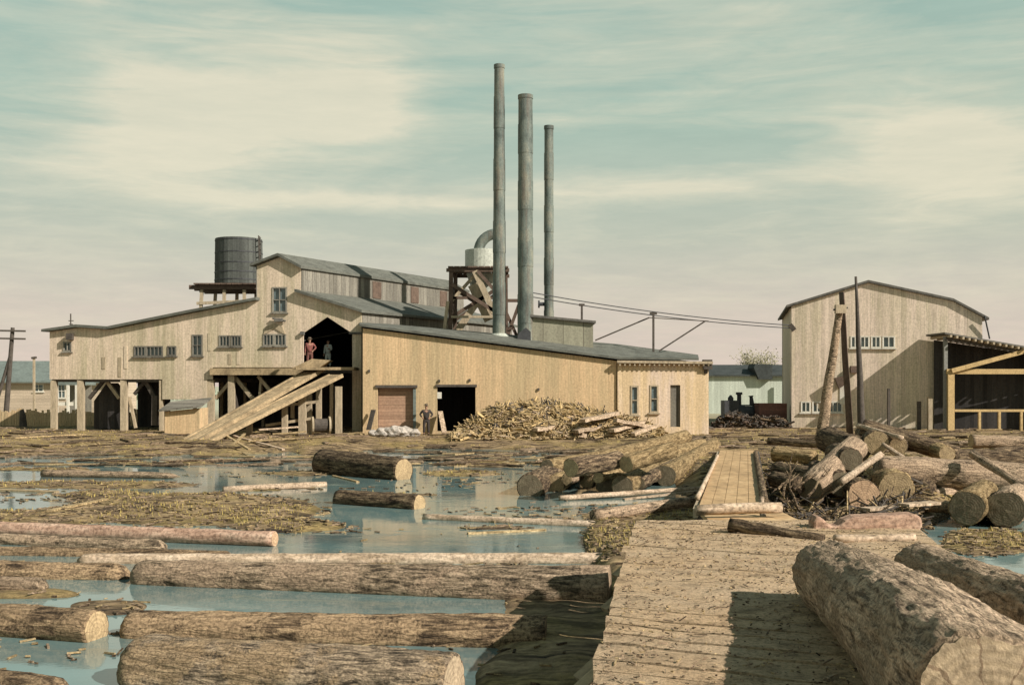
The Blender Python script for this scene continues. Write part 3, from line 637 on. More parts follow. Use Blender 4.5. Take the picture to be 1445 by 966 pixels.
# cyclone tower
ct = empty('cyclone_tower', P(666, 604, 67.5), 'timber frame tower carrying a pale dust cyclone with bent pipe beside the tallest stack', 'tower')
zt = P(0, 381, 67.5).z; xl, xr = P(638, 0, 67.5).x, P(711, 0, 67.5).x
corners = [(xl, 66.5), (xr, 66.5), (xr + .1, 69.8), (xl + .1, 69.8)]
for x, y in corners:
    m = MB(); m.beam((x - .15 if x < -2 else x + .1, y, .4), (x, y, zt), .26, .26); m.build('post', M['timber_red'], ct)
m = MB(); m.beam((xl - .5, 66.3, P(0, 470, 66.3).z - .5), (xl - .2, 66.3, P(0, 425, 66.3).z), .2, .2); m.build('post', M['timber'], ct)
zz = [P(0, y, 67).z for y in (470, 448, 425, 402, 384)]
for i, (x0, z0, x1, z1, w, mt) in enumerate(((xl, zz[1], xr, zz[3], .22, 'timber_red'), (xl, zz[3], xr, zz[1], .22, 'timber_red'), (xl, zz[2], lerp(xl, xr, .5), zz[4], .2, 'timber'), (lerp(xl, xr, .5), zz[4], xr, zz[2], .2, 'timber_red'),
        (xl + .3, zz[0], lerp(xl, xr, .5), zz[2], .42, 'timber'), (lerp(xl, xr, .45), zz[4], xr, zz[0], .36, 'timber'), (lerp(xl, xr, .4), zz[3], lerp(xl, xr, .72), zz[1] - .2, .6, 'timber'), (xl, zz[1], lerp(xl, xr, .8), zz[1], .14, 'timber'), (xl, zz[2] + .2, xr, zz[2] + .2, .16, 'timber_red'))):
    m = MB(); y = 66.35 - .03 * (i % 4) if i % 2 else 66.72 + .04 * (i % 3); m.beam((x0, y, z0), (x1, y, z1), .14, w); m.build('brace', M[mt], ct)
for x0, x1, y0, y1 in ((xl, xl, 66.7, 69.6), (xr, xr, 66.7, 69.6), (xl, xr, 69.9, 69.9)):
    for za, zb in ((zz[1], zz[3]), (zz[3], zz[1])):
        m = MB(); m.beam((x0, y0, za), (x1, y1, zb), .16, .2); m.build('brace', M['timber_red'], ct)
m = MB()
for i in range(10): m.box((lerp(xl - .2, xr + .3, (i + .5) / 10), 68.2, zt + .06), ((xr - xl + .5) / 10 - .03, 4.0, .1))
m.beam((xl - .3, 66.4, zt - .12), (xr + .35, 66.4, zt - .12), .15, .22); m.beam((xl - .3, 70, zt - .12), (xr + .35, 70, zt - .12), .15, .22); m.build('platform', M['timber_red'], ct)
cc = P(680, 0, 68); zb, ztop = zt + .12, P(0, 353, 68).z
m = MB(); m.tube([(cc.x, 68, zb), (cc.x, 68, ztop - .02), (cc.x, 68, ztop)], [1.08, 1.08, 1.04], 28); cy = m.build('cyclone_drum', M['galv'], ct)
m = MB(); m.tube([(cc.x, 68, zt - .2), (cc.x - .05, 68, zt - 2.2)], [1.0, .25], 20); m.build('cyclone_cone', M['galv'], ct)
m = MB(); arc = []
for i in range(11):
    t = math.pi * i / 10 * .62; arc.append(V(cc.x + .95 - 1.15 * math.cos(t), 68, ztop - .1 + 1.15 * math.sin(t)))
m.tube(arc, .34, 16); m.build('elbow_pipe', M['iron'], ct, smooth=True)
# lower lattice between first and second stack
lt = empty('timber_trestle', P(722, 484, 66.6), 'small cross braced timber trestle showing between the two tallest stacks', 'trestle')
for x0, y0, x1, y1 in ((714, 485, 714, 425), (732, 485, 732, 425), (714, 480, 732, 430), (732, 480, 714, 440), (713, 424, 734, 424)):
    m = MB(); m.beam(P(x0, y0 + 30 if y0 == 485 else y0, 66.8 + (.1 if x0 > x1 else 0)), P(x1, y1, 66.8 + (.1 if x0 > x1 else 0)), .16, .2); m.build('timber', M['timber_red'], lt)
# overhead cable line
def cable_post(label, px, py0, py1, Y, arm):
    root = empty('cable_post', P(px, py0, Y), label, 'post', 'posts carrying the overhead cables')
    m = MB(); m.beam(P(px, py0, Y), P(px, py1, Y), .12, .12); m.build('mast', M['timber_dark'], root)
    m = MB(); m.beam(P(px - arm, py1, Y), P(px + arm, py1, Y), .14, .14); m.build('cross_arm', M['timber_dark'], root)
    return root
cable_post('short cable post standing on the cupola lid', 821, 456, 430, 64.2, 4)
r = cable_post('tall braced cable post standing on the annex roof', 922, 500, 442, 64.2, 5)
for x0, y0, x1, y1 in ((840, 480, 916, 448), (930, 495, 995, 453)):
    m = MB(); m.tube([P(x0, y0, 64.6), P(x1, y1, 64.6)], .05, 6); m.build('stay_rod', M['timber_dark'], r)
m = MB(); m.tube([P(916, 448, 64.6), P(1000, 453, 64.6)], .03, 6); m.build('stay_rod', M['timber_dark'], r)
for k, (ya, yb, lab) in enumerate(((413, 459, 'upper thin overhead cable strung from the stacks to the tall shed'), (419, 463, 'lower thin overhead cable strung from the stacks to the tall shed'))):
    pts = []
    for i in range(17):
        t = i / 16; q = lerp(P(752, ya, 65), P(1120, yb, 70.9), t); q.z -= .25 * 4 * t * (1 - t); pts.append(q)
    m = MB(); m.tube(pts, .032, 5); tag(m.build('overhead_cable', M['iron_dark'], loc=pts[0]), lab, 'cable', 'overhead cables')

# low shed closing the gap between boiler house and tall shed
cb = empty('low_shed', P(1058, 584, 108), 'long low pale shed with dark roof filling the gap behind the steam engine', 'shed')
pc = Plane(0, 108, 0)
m = MB(); m.wall(PX(pc, [(985, 586), (985, 530), (1135, 530), (1135, 586)]), [], (0, .12, 0)); m.build('wall', M['pale_green'], cb)
m = MB(); e = pc.pt(980, 530); r_ = P(980, 516, 113); w_ = pc.pt(1140, 530).x - e.x
m.prism([e + V(0, -.4, -.04), V(e.x, 113, r_.z), V(e.x, 118.5, e.z), V(e.x, 118.5, e.z + .12), V(e.x, 113, r_.z + .12), e + V(0, -.4, .1)], (w_, 0, 0)); m.build('roof', M['dark_roof'], cb)
m = MB(); m.prism(PX(Plane(0, 107.3, 0), [(1071, 535), (1090, 535), (1090, 514), (1066, 513), (1064, 519)]), (0, 3.0, 0)); m.build('dormer', M['dark_roof'], cb)
m = MB(); m.prism([p + V(0, 9.8, 0) for p in PX(pc, [(985, 586), (985, 532), (1135, 532), (1135, 586)])], (0, .1, 0)); m.build('back_wall', M['dark_boards'], cb)
for x0, y0, x1, y1 in ((1105, 503, 1120, 503), (1105, 503, 1114, 517), (1114, 503, 1114, 518)):
    m = MB(); m.beam(P(x0, y0, 109), P(x1, y1, 109), .07, .07); m.build('bracket_rod', M['timber_dark'], cb)
m = MB(); m.beam(P(1113, 586, 107), P(1113, 531, 107), .25, .25); m.build('post', M['timber_dark'], cb)

# ---------------------------------------------------------------- steam engine, wagon in the gap
se = empty('steam_engine', P(1035, 604, 74), 'dark steam yarding engine with two short chimneys before the low pale shed', 'engine')
def PP(x, y): return P(x, y, 74)
m = MB(); m.tube([PP(1022, 583), PP(1062, 583)], .62, 18); m.tube([PP(1060, 583), PP(1066, 583)], [.66, .5], 18); m.build('boiler', M['iron_dark'], se)
m = MB(); m.box(PP(1030, 582), (1.0, 1.3, 1.7)); m.build('firebox', M['iron_dark'], se)
m = MB(); m.tube([PP(1043, 575), PP(1043, 557), PP(1043, 556), PP(1043, 553)], [.16, .15, .24, .22], 12); m.build('chimney', M['iron_dark'], se)
m = MB(); m.tube([PP(1062, 580), PP(1060, 560), PP(1059.8, 558)], [.22, .12, .2], 12); m.build('chimney', M['iron_dark'], se)
m = MB(); m.tube([PP(1031, 570), PP(1031, 561), PP(1031, 557)], [.2, .2, .05], 12); m.build('steam_dome', M['iron_dark'], se)
m = MB(); m.box(PP(1055, 577), (.5, .7, .5)); m.build('gear_cover', M['paint'], se)
m = MB(); m.beam(PP(1012, 597), PP(1066, 597), 1.2, .35); m.build('skid_frame', M['timber_dark'], se)
for px in (1022, 1054):
    for dy in (-.8, .8):
        m = MB(); c = PP(px, 595) + V(0, dy, 0); m.tube([c + V(0, -.08, 0), c + V(0, .08, 0)], .45, 18); m.build('wheel', M['iron_dark'], se)
wg = empty('freight_wagon', P(1087, 604, 73), 'low red brown wooden wagon standing beside the steam engine', 'wagon')
def PW(x, y): return P(x, y, 73)
m = MB()
for (c, s_) in ((PW(1087, 581), (1.9, .08, 1.2)),): m.box(c + V(0, -.7, 0), s_); m.box(c + V(0, .7, 0), s_); m.box(c + V(-.93, 0, 0), (.07, 1.3, 1.18)); m.box(c + V(.93, 0, 0), (.07, 1.3, 1.18)); m.box(c + V(0, 0, -.55), (1.78, 1.3, .08))
m.build('body', M['red_box'], wg)
m = MB(); m.beam(PW(1064, 594), PW(1110, 594), .9, .2); m.build('chassis', M['timber_dark'], wg)
for px in (1072, 1102):
    for dy in (-.62, .62):
        m = MB(); c = PW(px, 598) + V(0, dy, 0); m.tube([c + V(0, -.06, 0), c + V(0, .06, 0)], .3, 16); m.build('wheel', M['iron_dark'], wg)

m = MB(); rnd = random.Random(31)
for i in range(900):
    px = rnd.gauss(1052, 26); px = min(1112, max(1004, px)); top = interp([(1004, 606), (1018, 592), (1034, 582), (1050, 588), (1070, 592), (1090, 586), (1112, 596)], px)
    py = rnd.uniform(top, 608); c = P(px, py, 71 + rnd.uniform(-.9, .9)); d = V(rnd.gauss(0, 1), rnd.gauss(0, .7), rnd.gauss(0, .45)).normalized() * rnd.uniform(.12, .5)
    m.beam(c - d, c + d, rnd.uniform(.05, .22), rnd.uniform(.03, .1), rnd.uniform(0, 3), mi=rnd.choice((0, 0, 0, 1, 2)))
tag(m.build('brush', [M['timber_dark'], M['timber_red'], M['bark']]), 'dark tangled brush and scrap heaped before the steam engine and wagon', 'brush', kind='stuff')

# ---------------------------------------------------------------- tall shed at the right
pr = Plane(P(1117, 0, 71).x, 71, -0.21)
Dr = Vector((0.21, 1, 0))
rs = empty('tall_shed', pr.pt(1250, 607), 'tall pale plank shed with lopsided gable roof and two rows of small panes', 'building')
rw = [(1201, 475, 1212, 490), (1214, 475, 1226, 490), (1230, 475, 1242, 490), (1246, 475, 1262, 490), (1131, 567, 1143, 581), (1147, 567, 1159, 581), (1169, 567, 1188, 581)]
dr = (1186, 536, 1194, 566)
m = MB(); m.wall(PX(pr, [(1117, 609), (1117, 432), (1225, 399), (1345, 425), (1386, 447), (1388, 609)]), [pr.rect(*w) for w in rw], pr.n() * .12); m.build('front_wall', M['right_wall'], rs)
for w in rw: window(rs, pr, *w, 2 if w[2] - w[0] < 18 else 3, 1, M['paint'])
a, b = pr.pt(1117, 609), pr.pt(1117, 432); m = MB(); m.prism([a + Dr * .13, a + Dr * 14, b + Dr * 14, b + Dr * .13], (.1, 0, 0)); m.build('side_wall', M['right_wall'], rs)
a, b = pr.pt(1388, 609), pr.pt(1386, 447); m = MB(); m.prism([a + Dr * .13, a + Dr * 14, b + Dr * 14, b + Dr * .13], (-.1, 0, 0)); m.build('side_wall', M['right_wall'], rs)
m = MB(); m.prism([p + Dr * 13.8 for p in PX(pr, [(1117, 609), (1117, 432), (1225, 399), (1345, 425), (1386, 447), (1388, 609)])], (0, .1, 0)); m.build('back_wall', M['dark_boards'], rs)
sweep_roof(rs, pr, [(1117, 431), (1225, 398), (1345, 424), (1388, 447)], 'roof', M['roof_edge'], L=14.6, d=Dr, ex=.35, front=.18, th=.15)
m = MB(); m.tube([pr.pt(1388, 446, -.3), pr.pt(1396, 478, -.1)], .05, 6); m.build('downspout', M['iron_dark'], rs)
m = MB(); m.prism(PX(pr, [(1177, 533), (1194, 529), (1194, 541), (1183, 548)]), pr.n() * -.6); m.build('hood', M['timber_red'], rs)
m = MB(); m.prism(pr.rect(1185, 540, 1195, 570, -.05), pr.n() * .04); m.build('hatch', M['paint'], rs)
m = MB(); m.beam(pr.pt(1114, 458, -.2), pr.pt(1121, 466, -.2), .25, .3); m.build('cable_anchor', M['timber_dark'], rs)
m = MB(); m.box(pr.pt(1205, 521, -.15), (.5, .25, .45)); m.build('switch_box', M['timber_red'], rs)

# ---------------------------------------------------------------- open shed leaning on its front
YS = 66.4
os_ = empty('open_shed', P(1390, 609, YS), 'open fronted timber shed with dark interior and sloping roof leaning on the tall shed', 'shed')
zf = P(0, 472, YS).z; XL = P(1335, 0, YS).x; XR = 41
def roofz(x, y): return zf - (x - XL) * .172
def wally(x): return pr.c + pr.k * x - .12
m = MB(); q = [V(XL - .2, YS - .3, roofz(XL - .2, 0)), V(XR, YS - .3, roofz(XR, 0)), V(XR, wally(XR), roofz(XR, 0)), V(XL - .2, wally(XL), roofz(XL - .2, 0))]
m.hexa(q + [p + V(0, 0, .1) for p in q]); m.build('roof', M['roof_edge'], os_)
for i in range(36):
    x = XL + .1 + i * .38; m = MB(); m.beam((x, YS - .55, roofz(x, 0) - .09), (x, wally(x) - .1, roofz(x, 0) - .09), .12, .16); m.build('rafter', M['timber'], os_)
m = MB(); m.beam((XL, YS, zf - .28), (XR, YS, roofz(XR, 0) - .28), .18, .2); m.build('top_plate', M['timber_dark'], os_)
zbm = P(0, 524, YS).z
m = MB(); m.beam((XL, YS - .05, zbm), (XR, YS - .05, zbm), .2, .32); m.build('tie_beam', M['timber_new'], os_)
m = MB(); m.beam(P(1343, 523, YS - .25), P(1470, 489, YS - .25), .16, .26); m.build('strut', M['timber_new'], os_)
for px, py, w in ((1341, 524, .4), (1500, 524, .34)):
    m = MB(); m.beam(P(px, 612, YS - .05), P(px, py + 4, YS - .05), w, .34); m.build('post', M['timber_new'], os_)
m = MB(); m.beam(P(1334, 612, YS + .1), P(1334, 475, YS + .1), .22, .2); m.build('post', M['shed_grey'], os_)
m = MB(); m.beam(P(1347, 579, YS - .1), P(1495, 579, YS - .1), .1, .15); m.build('rail', M['timber_new'], os_)
for px in (1382, 1410, 1441, 1472):
    m = MB(); m.beam(P(px, 612, YS - .1), P(px, 580.8, YS - .1), .15, .15); m.build('baluster', M['timber_new'], os_)
x0 = XL + .2
m = MB(); m.prism([V(x0, wally(x0) - .3, .3), V(XR, wally(XR) - .3, .3), V(XR, wally(XR) - .3, roofz(XR, 0) - .2), V(x0, wally(x0) - .3, roofz(x0, 0) - .2)], (0, .08, 0)); m.build('back_wall', M['dark_boards'], os_)  # shed's interior shade put into a near-black sheet before the pale wall
m = MB(); m.prism([V(XL + 5.2, YS + .12, zbm + .17), V(XR, YS + .12, zbm + .17), V(XR, YS + .12, roofz(XR, 0) - .4), V(XL + 5.2, YS + .12, roofz(XL + 5.2, 0) - .4)], (0, .06, 0)); m.build('shade_boards', M['dark_boards'], os_)  # unseen boards added right of the view to shade the shed's inside wall
# odd posts and boards standing under the shadow by the wall
for px, y0, y1, w, mt, lab in ((1254, 607, 548, .16, 'timber_dark', 'dark post left of three standing against the tall shed wall'), (1297, 609, 566, .2, 'timber_dark', 'dark post in the middle of three against the tall shed wall'), (1312, 609, 560, .26, 'timber', 'pale post right of three against the tall shed wall, nearest the open shed')):
    b_ = P(px, y0, 67.6); m = MB(); m.beam(b_, P(px, y1, 67.6), w, w); tag(m.build('post', M[mt], loc=b_), lab, 'post', 'posts against the tall shed wall')
m = MB(); m.prism(pr.rect(1318, 572, 1331, 607, -.06), pr.n() * .04); m.build('side_door', M['timber_dark'], rs)

# ---------------------------------------------------------------- derrick poles in front of the tall shed
def pole(label, a, b, r0, r1, mat, cat='pole', n=9):
    pts = []; rr = []
    for i in range(n):
        t = i / (n - 1); p = lerp(a, b, t) + V(noise.noise(V(t * 3, a.x, 1)) * .06, 0, 0); pts.append(p); rr.append(lerp(r0, r1, t))
    m = MB(); m.tube(pts, rr, 12); o = m.build('derrick_pole', mat, loc=a, smooth=True)
    return tag(o, label, cat, 'poles standing before the tall shed')
YD = 50
pole('thick pale log pole leaning to the right before the tall shed', P(1156, 634, YD), P(1186, 432, YD), .29, .16, M['bark_pale'])
pl2 = pole('thin dark pole standing between the leaning log and the mast', P(1200, 620, 51.5), P(1188, 412, 51.5), .17, .13, M['timber_red'])
pole('slender upright mast reaching above the roof of the tall shed', P(1217, 622, 51), P(1208, 390, 51), .2, .06, M['timber_dark'])
pb_ = empty('pulley_block', P(1186, 434, YD - .25), 'dark pulley block lashed to the top of the leaning log pole', 'pulley')
m = MB(); m.box(P(1186, 436, YD - .28), (.5, .22, .4)); m.build('cheek', M['timber'], pb_)
m = MB(); m.tube([P(1176, 437, YD - .3), P(1196, 434, YD - .3)], .05, 6); m.build('axle', M['iron_dark'], pb_)

# ---------------------------------------------------------------- background at the left
hs = empty('long_house', P(10, 583, 112), 'long low far house with green grey roof beyond the telegraph pole', 'house')
ph = Plane(0, 112, 0); ph2 = Plane(0, 112.1, 0)
hw = [(48, 542, 61, 552), (82, 542, 92, 561), (108, 542, 122, 558), (-30, 542, -20, 558)]
m = MB(); m.wall(PX(ph, [(-160, 585), (-160, 538), (150, 538), (150, 585)]), [ph.rect(*w) for w in hw], (0, .12, 0)); m.build('wall', M['house_wall'], hs)
m = MB(); a, b = ph.pt(150, 585), ph.pt(150, 538); m.prism([a + V(0, .125, 0), a + V(0, 9, 0), b + V(0, 9, 0), b + V(0, 4.5, 1.9), b + V(0, .125, 0)], (-.1, 0, 0)); m.build('gable_wall', M['house_wall'], hs)
for w in hw: window(hs, ph, *w, 2, 2, M['paint'])
m = MB(); e0, e1 = ph.pt(-170, 540), ph.pt(156, 540); rz_ = P(0, 511, 116.5).z
m.prism([e0 + V(0, -.6, 0), V(e0.x, 116.5, rz_), V(e0.x, 121.6, e0.z), V(e0.x, 121.6, e0.z + .15), V(e0.x, 116.5, rz_ + .15), e0 + V(0, -.6, .15)], (e1.x - e0.x, 0, 0)); m.build('roof', M['house_roof'], hs)
# small porch house seen between the mill posts
h2 = empty('porch_house', P(95, 585, 100), 'small porch with pale posts and gabled roof seen beneath the mill floor', 'house')
pp = Plane(0, 100, 0)
m = MB(); m.prism(PX(pp, [(78, 540), (95, 533), (112, 540), (112, 543), (78, 543)]), (0, 4, 0)); m.build('roof', M['house_roof'], h2)
for px in (80, 96, 108):
    m = MB(); m.beam(pp.pt(px, 586), pp.pt(px, 543), .22, .22); m.build('post', M['paint'], h2)
m = MB(); m.prism([p + V(0, 3, 0) for p in PX(pp, [(79, 586), (111, 586), (111, 544), (79, 544)])], (0, .1, 0)); m.build('back_wall', M['mill_side'], h2)
m = MB(); m.prism(PX(pp, [(79, 572), (111, 572), (111, 567), (79, 567)]), (0, .1, 0)); m.build('railing', M['paint'], h2)
tp = empty('telegraph_pole', P(9, 588, 86), 'telegraph pole with two crossarms and a slanting brace before the far house', 'pole')
m = MB(); m.tube([P(8, 592, 86), P(18, 462, 86)], [.22, .15], 10); m.build('mast', M['timber_dark'], tp)
for py in (466, 477):
    m = MB(); m.beam(P(-14, py, 85.8), P(36, py + 1, 85.8), .1, .14); m.build('cross_arm', M['timber_dark'], tp)
m = MB(); m.tube([P(-12, 592, 86), P(16, 497, 86)], .14, 8); m.build('brace', M['timber_dark'], tp)
tp2 = empty('service_post', P(48, 588, 90), 'thin pale service post with small top arm before the far house', 'post')
m = MB(); m.beam(P(48, 592, 90), P(48, 505, 90), .16, .16); m.build('mast', M['timber'], tp2)
m = MB(); m.beam(P(45, 505, 90), P(51, 504, 90), .3, .16); m.build('top_arm', M['timber_dark'], tp2)
fn = empty('board_fence', P(60, 600, 74), 'low weathered board fence along the yard edge behind the left mill posts', 'fence')
m = MB(); i = 0; px = -120
while px < 235:
    w = random.uniform(3, 5); t = random.uniform(576, 582); q = [P(px, 602, 74), P(px + w - .5, 602, 74), P(px + w - .5, t, 74), P(px, t + random.uniform(-1, 1), 74)]; m.prism(q, (0, .05, 0)); px += w
m.build('pickets', M['boiler_wall'], fn)
for py in (585, 596):
    m = MB(); m.beam(P(-120, py, 74.1), P(235, py, 74.1), .1, .12); m.build('rail', M['timber'], fn)
st = MB(); st.tube([P(33, 602, 71), P(32, 586, 71), P(31, 578, 71)], [.26, .2, .12], 9); tag(st.build('stump', M['timber_dark'], loc=P(33, 602, 71)), 'short dark stump post before the low board fence', 'stump')

# tree beyond the conveyor bridge
def tree(label, px, py, Y, h, rad, seed):
    rnd = random.Random(seed); base = P(px, py, Y); base.z = .4
    root = empty('tree', base, label, 'tree')
    m = MB(); top = base + V(0, 0, h * .6); m.tube([base, lerp(base, top, .5) + V(.1, 0, 0), top], [.25, .18, .08], 8)
    tips = []
    for i in range(14):
        a = rnd.uniform(0, 6.28); s_ = base + V(0, 0, h * rnd.uniform(.35, .6)); e = s_ + V(math.cos(a) * rad * rnd.uniform(.4, 1), math.sin(a) * rad * rnd.uniform(.4, 1), h * rnd.uniform(.1, .38))
        m.tube([s_, lerp(s_, e, .5) + V(0, 0, .2), e], [.07, .05, .02], 5); tips.append(e)
    m.build('trunk', M['timber_dark'], root)
    m = MB()
    for e in tips:
        for k in range(170):
            p = e + V(rnd.gauss(0, 1), rnd.gauss(0, 1), rnd.gauss(0, .7)) * rad * .26
            a = V(rnd.uniform(-1, 1), rnd.uniform(-1, 1), rnd.uniform(-1, 1)).normalized() * .13; b = a.orthogonal().normalized() * .07
            m.add([p - a, p + b, p + a, p - b], [(0, 1, 2, 3)])
    m.build('crown', M['leaf'], root, fixn=False)
tree('small tree whose thin crown shows above the low shed roof', 1068, 560, 126, 7.6, 2.4, 5)

# far low scrub and woodland edge: one mass along the horizon
m = MB(); rnd = random.Random(9)
for i in range(7000):
    x = rnd.uniform(-260, 260); y = rnd.uniform(215, 235); hh = 1.6 + 1.6 * abs(noise.noise(V(x * .05, 2, 0))) + noise.noise(V(x * .3, 5, 0)) * .6
    z = .4 + rnd.random() * hh
    p = V(x, y, z); a = V(rnd.uniform(-1, 1), rnd.uniform(-1, 1), rnd.uniform(-1, 1)).normalized() * .8; b = a.orthogonal().normalized() * .55
    m.add([p - a, p + b, p + a, p - b], [(0, 1, 2, 3)])
tag(m.build('scrub', m_plain('pale far scrub', (0.30, 0.33, 0.235), 0.2, .3), fixn=False), 'pale low scrub along the far edge of the plain', 'scrub', kind='stuff')

# ---------------------------------------------------------------- logs
def log(label, a, b, r0, r1, mat, ends=(None, None), rnd_=(0, 0), res=(22, 0.25), group=None, bend=0.05, rough=0.05, name='log', flat=0.0, sq=0.0):
    a, b = Vector(a), Vector(b); d = b - a; L = d.length; q = d.to_track_quat('X', 'Z').to_matrix().to_4x4()
    n = res[0]; k = max(4, int(L / res[1])); sd = random.uniform(0, 100); vs = []; fs = []
    def prof(t, th):
        x = t * L; r = lerp(r0, r1, t)
        if rnd_[0] and x < r * rnd_[0]: u = 1 - x / (r * rnd_[0]); r *= max(.25, math.sqrt(max(0, 1 - u * u * .9)))
        if rnd_[1] and L - x < r * rnd_[1]: u = 1 - (L - x) / (r * rnd_[1]); r *= max(.25, math.sqrt(max(0, 1 - u * u * .9)))
        c, s_ = math.cos(th), math.sin(th)
        lo = noise.noise(V(x * 1.1 + sd, c * 1.2, s_ * 1.2)); hi = noise.noise(V(x * 2.5 + sd, c * r * 16, s_ * r * 16)); h2 = noise.noise(V(x * 9 + sd, c * r * 26, s_ * r * 26))
        rr = r * (1 + rough * 1.6 * lo) + rough * .32 * hi + rough * .2 * h2
        if sq: rr *= 1 + sq * sstep(.45, 1, t) * math.cos(4 * (th - 2.2))
        if flat and s_ > 0: rr *= 1 - flat * s_
        return V(x, c * rr + math.sin(t * 3.1 + sd) * bend * r, s_ * rr + math.sin(t * 4.3 + sd * 2) * bend * r * .7)
    for i in range(k + 1):
        for j in range(n): vs.append(prof(i / k, 2 * math.pi * j / n))
    for i in range(k):
        for j in range(n): j2 = (j + 1) % n; fs.append((i * n + j, i * n + j2, (i + 1) * n + j2, (i + 1) * n + j))
    fs.append(tuple(range(n))[::-1]); fs.append(tuple(k * n + j for j in range(n)))
    m = MB(); m.add(vs, fs); o = m.build(name, mat, smooth=True); o.matrix_basis = Matrix.Translation(a) @ q
    tag(o, label, 'log' if name == 'log' else name.replace('_', ' '), group)
    for e, em in enumerate(ends):
        if em is None: continue
        base = vs[:n] if e == 0 else vs[k * n:(k + 1) * n]; c = sum(base, V(0, 0, 0)) / n; sg = -1 if e == 0 else 1
        m = MB(); rings = [.93, .7, .45, .2]; ev = []; ef = []
        for ri, f in enumerate(rings):
            for p in base:
                w = c + (p - c) * f; ev.append(V(w.x + sg * (.006 + .012 * (1 - f) + .006 * noise.noise(V(w.y * 14, w.z * 14, sd))), w.y, w.z))
        for ri in range(len(rings) - 1):
            for j in range(n): j2 = (j + 1) % n; ef.append((ri * n + j, ri * n + j2, (ri + 1) * n + j2, (ri + 1) * n + j))
        ef.append(tuple((len(rings) - 1) * n + j for j in range(n)))
        # skirt back into the log so that the cut has thickness
        for p in base:
            w = c + (p - c) * .93; ev.append(V(w.x - sg * .02, w.y, w.z))
        z0 = len(rings) * n
        for j in range(n): j2 = (j + 1) % n; ef.append((j, j2, z0 + j2, z0 + j))
        m.add(ev, ef); ce = m.build('cut_end', em); ce.parent = o
        # centre the end grain on the log axis
    return o
B = M
GF = 'logs floating in the pond'; GR = 'logs in the raft by the walkway'; GP = 'logs heaped at the right of the walkway'; GD = 'big logs lying on the dock'
def W(px, py, z): return G(px, py, z)
# left foreground, floating
log('large floating log with rounded left butt and pale sawn right end, nearest the camera', W(176, 938, .16), W(640, 976, .16), .35, .385, M['bark_floor'], (None, M['end_pale']), (.8, 0), (72, .035), GF, rough=.07)
log('long slim dark log lying just behind the large near floating log', W(172, 888, .06), W(770, 897, .10), .24, .26, M['bark_wet'], (None, None), (.8, 0), (40, .08), GF, rough=.06)
log('short floating log cut off at the left frame edge with orange round sawn end', W(-120, 872, .10), W(136, 888, .12), .25, .25, M['bark_wet'], (None, M['end']), (0, 0), (40, .06), GF)
log('dark log at the bottom left corner, half under water', W(-170, 948, .02), W(92, 985, .0), .22, .2, M['bark_wet'], (None, None), (0, 1), (36, .08), GF)
log('long thick log with pale upper bark reaching from mid pond into the dock shadow', W(186, 812, .10), W(860, 832, .14), .24, .37, M['bark_pale'], (None, None), (1.1, 0), (48, .08), GF, rough=.06)
log('thin whitish peeled log lying along the far side of the long thick log', W(110, 791, .03), W(860, 790, .05), .14, .13, M['peeled'], (None, None), (1, 0), (26, .12), GF)
log('brown log at left with its right tip ending beside the long thick log', W(-140, 806, .06), W(184, 812, .04), .25, .2, M['bark_wet'], (None, None), (0, 1.5), (36, .1), GF)
log('small brown log stub sticking in from the left edge above the cut log', W(-100, 824, .05), W(66, 828, .08), .16, .15, M['bark_pale'], (None, None), (0, .8), (26, .1), GF)
log('straight pinkish peeled log lying on the near shore of the grassy mud spit', W(-150, 742, .10), W(388, 760, .14), .17, .16, M['pink_wood'], (None, M['end_pink']), (0, 0), (26, .15), GF)
log('long tan log floating just below the pinkish peeled log', W(-120, 758, .05), W(235, 772, .05), .17, .14, M['bark_pale'], (None, None), (0, 1), (24, .15), GF)
log('dark waterlogged log between the tan log and the brown log', W(-100, 780, .0), W(330, 786, .0), .16, .13, M['bark_wet'], (None, None), (0, 1), (24, .15), GF)
log('thick short log in mid pond with a broad pale sawn end turned right', W(455, 652, .38), W(570, 664, .30), .52, .43, M['bark'], (None, M['end']), (0, 0), (32, .12), GF)
log('smaller half sunk log in mid pond with a bright round sawn end', W(478, 704, .10), W(592, 711, .12), .26, .27, M['bark'], (None, M['end']), (0, 0), (28, .1), GF)
log('flat grey plank like log floating right of the half sunk log', W(598, 730, .03), W(850, 741, .04), .10, .10, M['peeled'], (None, None), (0, 1), (16, .2), GF)
log('thin log lying on the far shore behind the mid pond logs', W(60, 668, .10), W(250, 671, .10), .14, .12, M['bark_pale'], (None, None), (0, 1), (14, .3), GF)
log('thin yellow log floating before the far shore left of the thick short log', W(315, 691, .05), W(460, 684, .05), .12, .12, M['peeled'], (None, None), (0, 0), (14, .3), GF)
# raft by the walkway; near ends face the camera
def raft(label, nx, ny, fx, fy, r0, r1, em, z=.3, z2=.3, mt='bark_green', b=None):
    log(label, W(nx, ny, z), W(fx, fy, z2), r0, r1, M[mt], (em, None), (0, 0), (26, .25), GR, rough=.06)
raft('leftmost raft log, dark end facing the camera at the water edge', 748, 687, 812, 652, .40, .34, M['end_dark'], .25, .3, 'bark')
raft('short raft log with an orange tinted end beside the leftmost one', 784, 684, 818, 664, .30, .26, M['end'], .2, .28, 'bark_green')
raft('raft log with dark round end in the middle of the raft front', 879, 685, 992, 634, .33, .34, M['end_dark'], .28, .4, 'bark_green')
raft('raft log tucked left of the middle one, end half hidden', 853, 684, 938, 641, .29, .28, M['end_dark'], .22, .36, 'bark_green')
raft('raft log at right with a dark round end standing clear of the others', 939, 671, 1008, 629, .35, .34, M['end_dark'], .33, .5, 'bark_green')
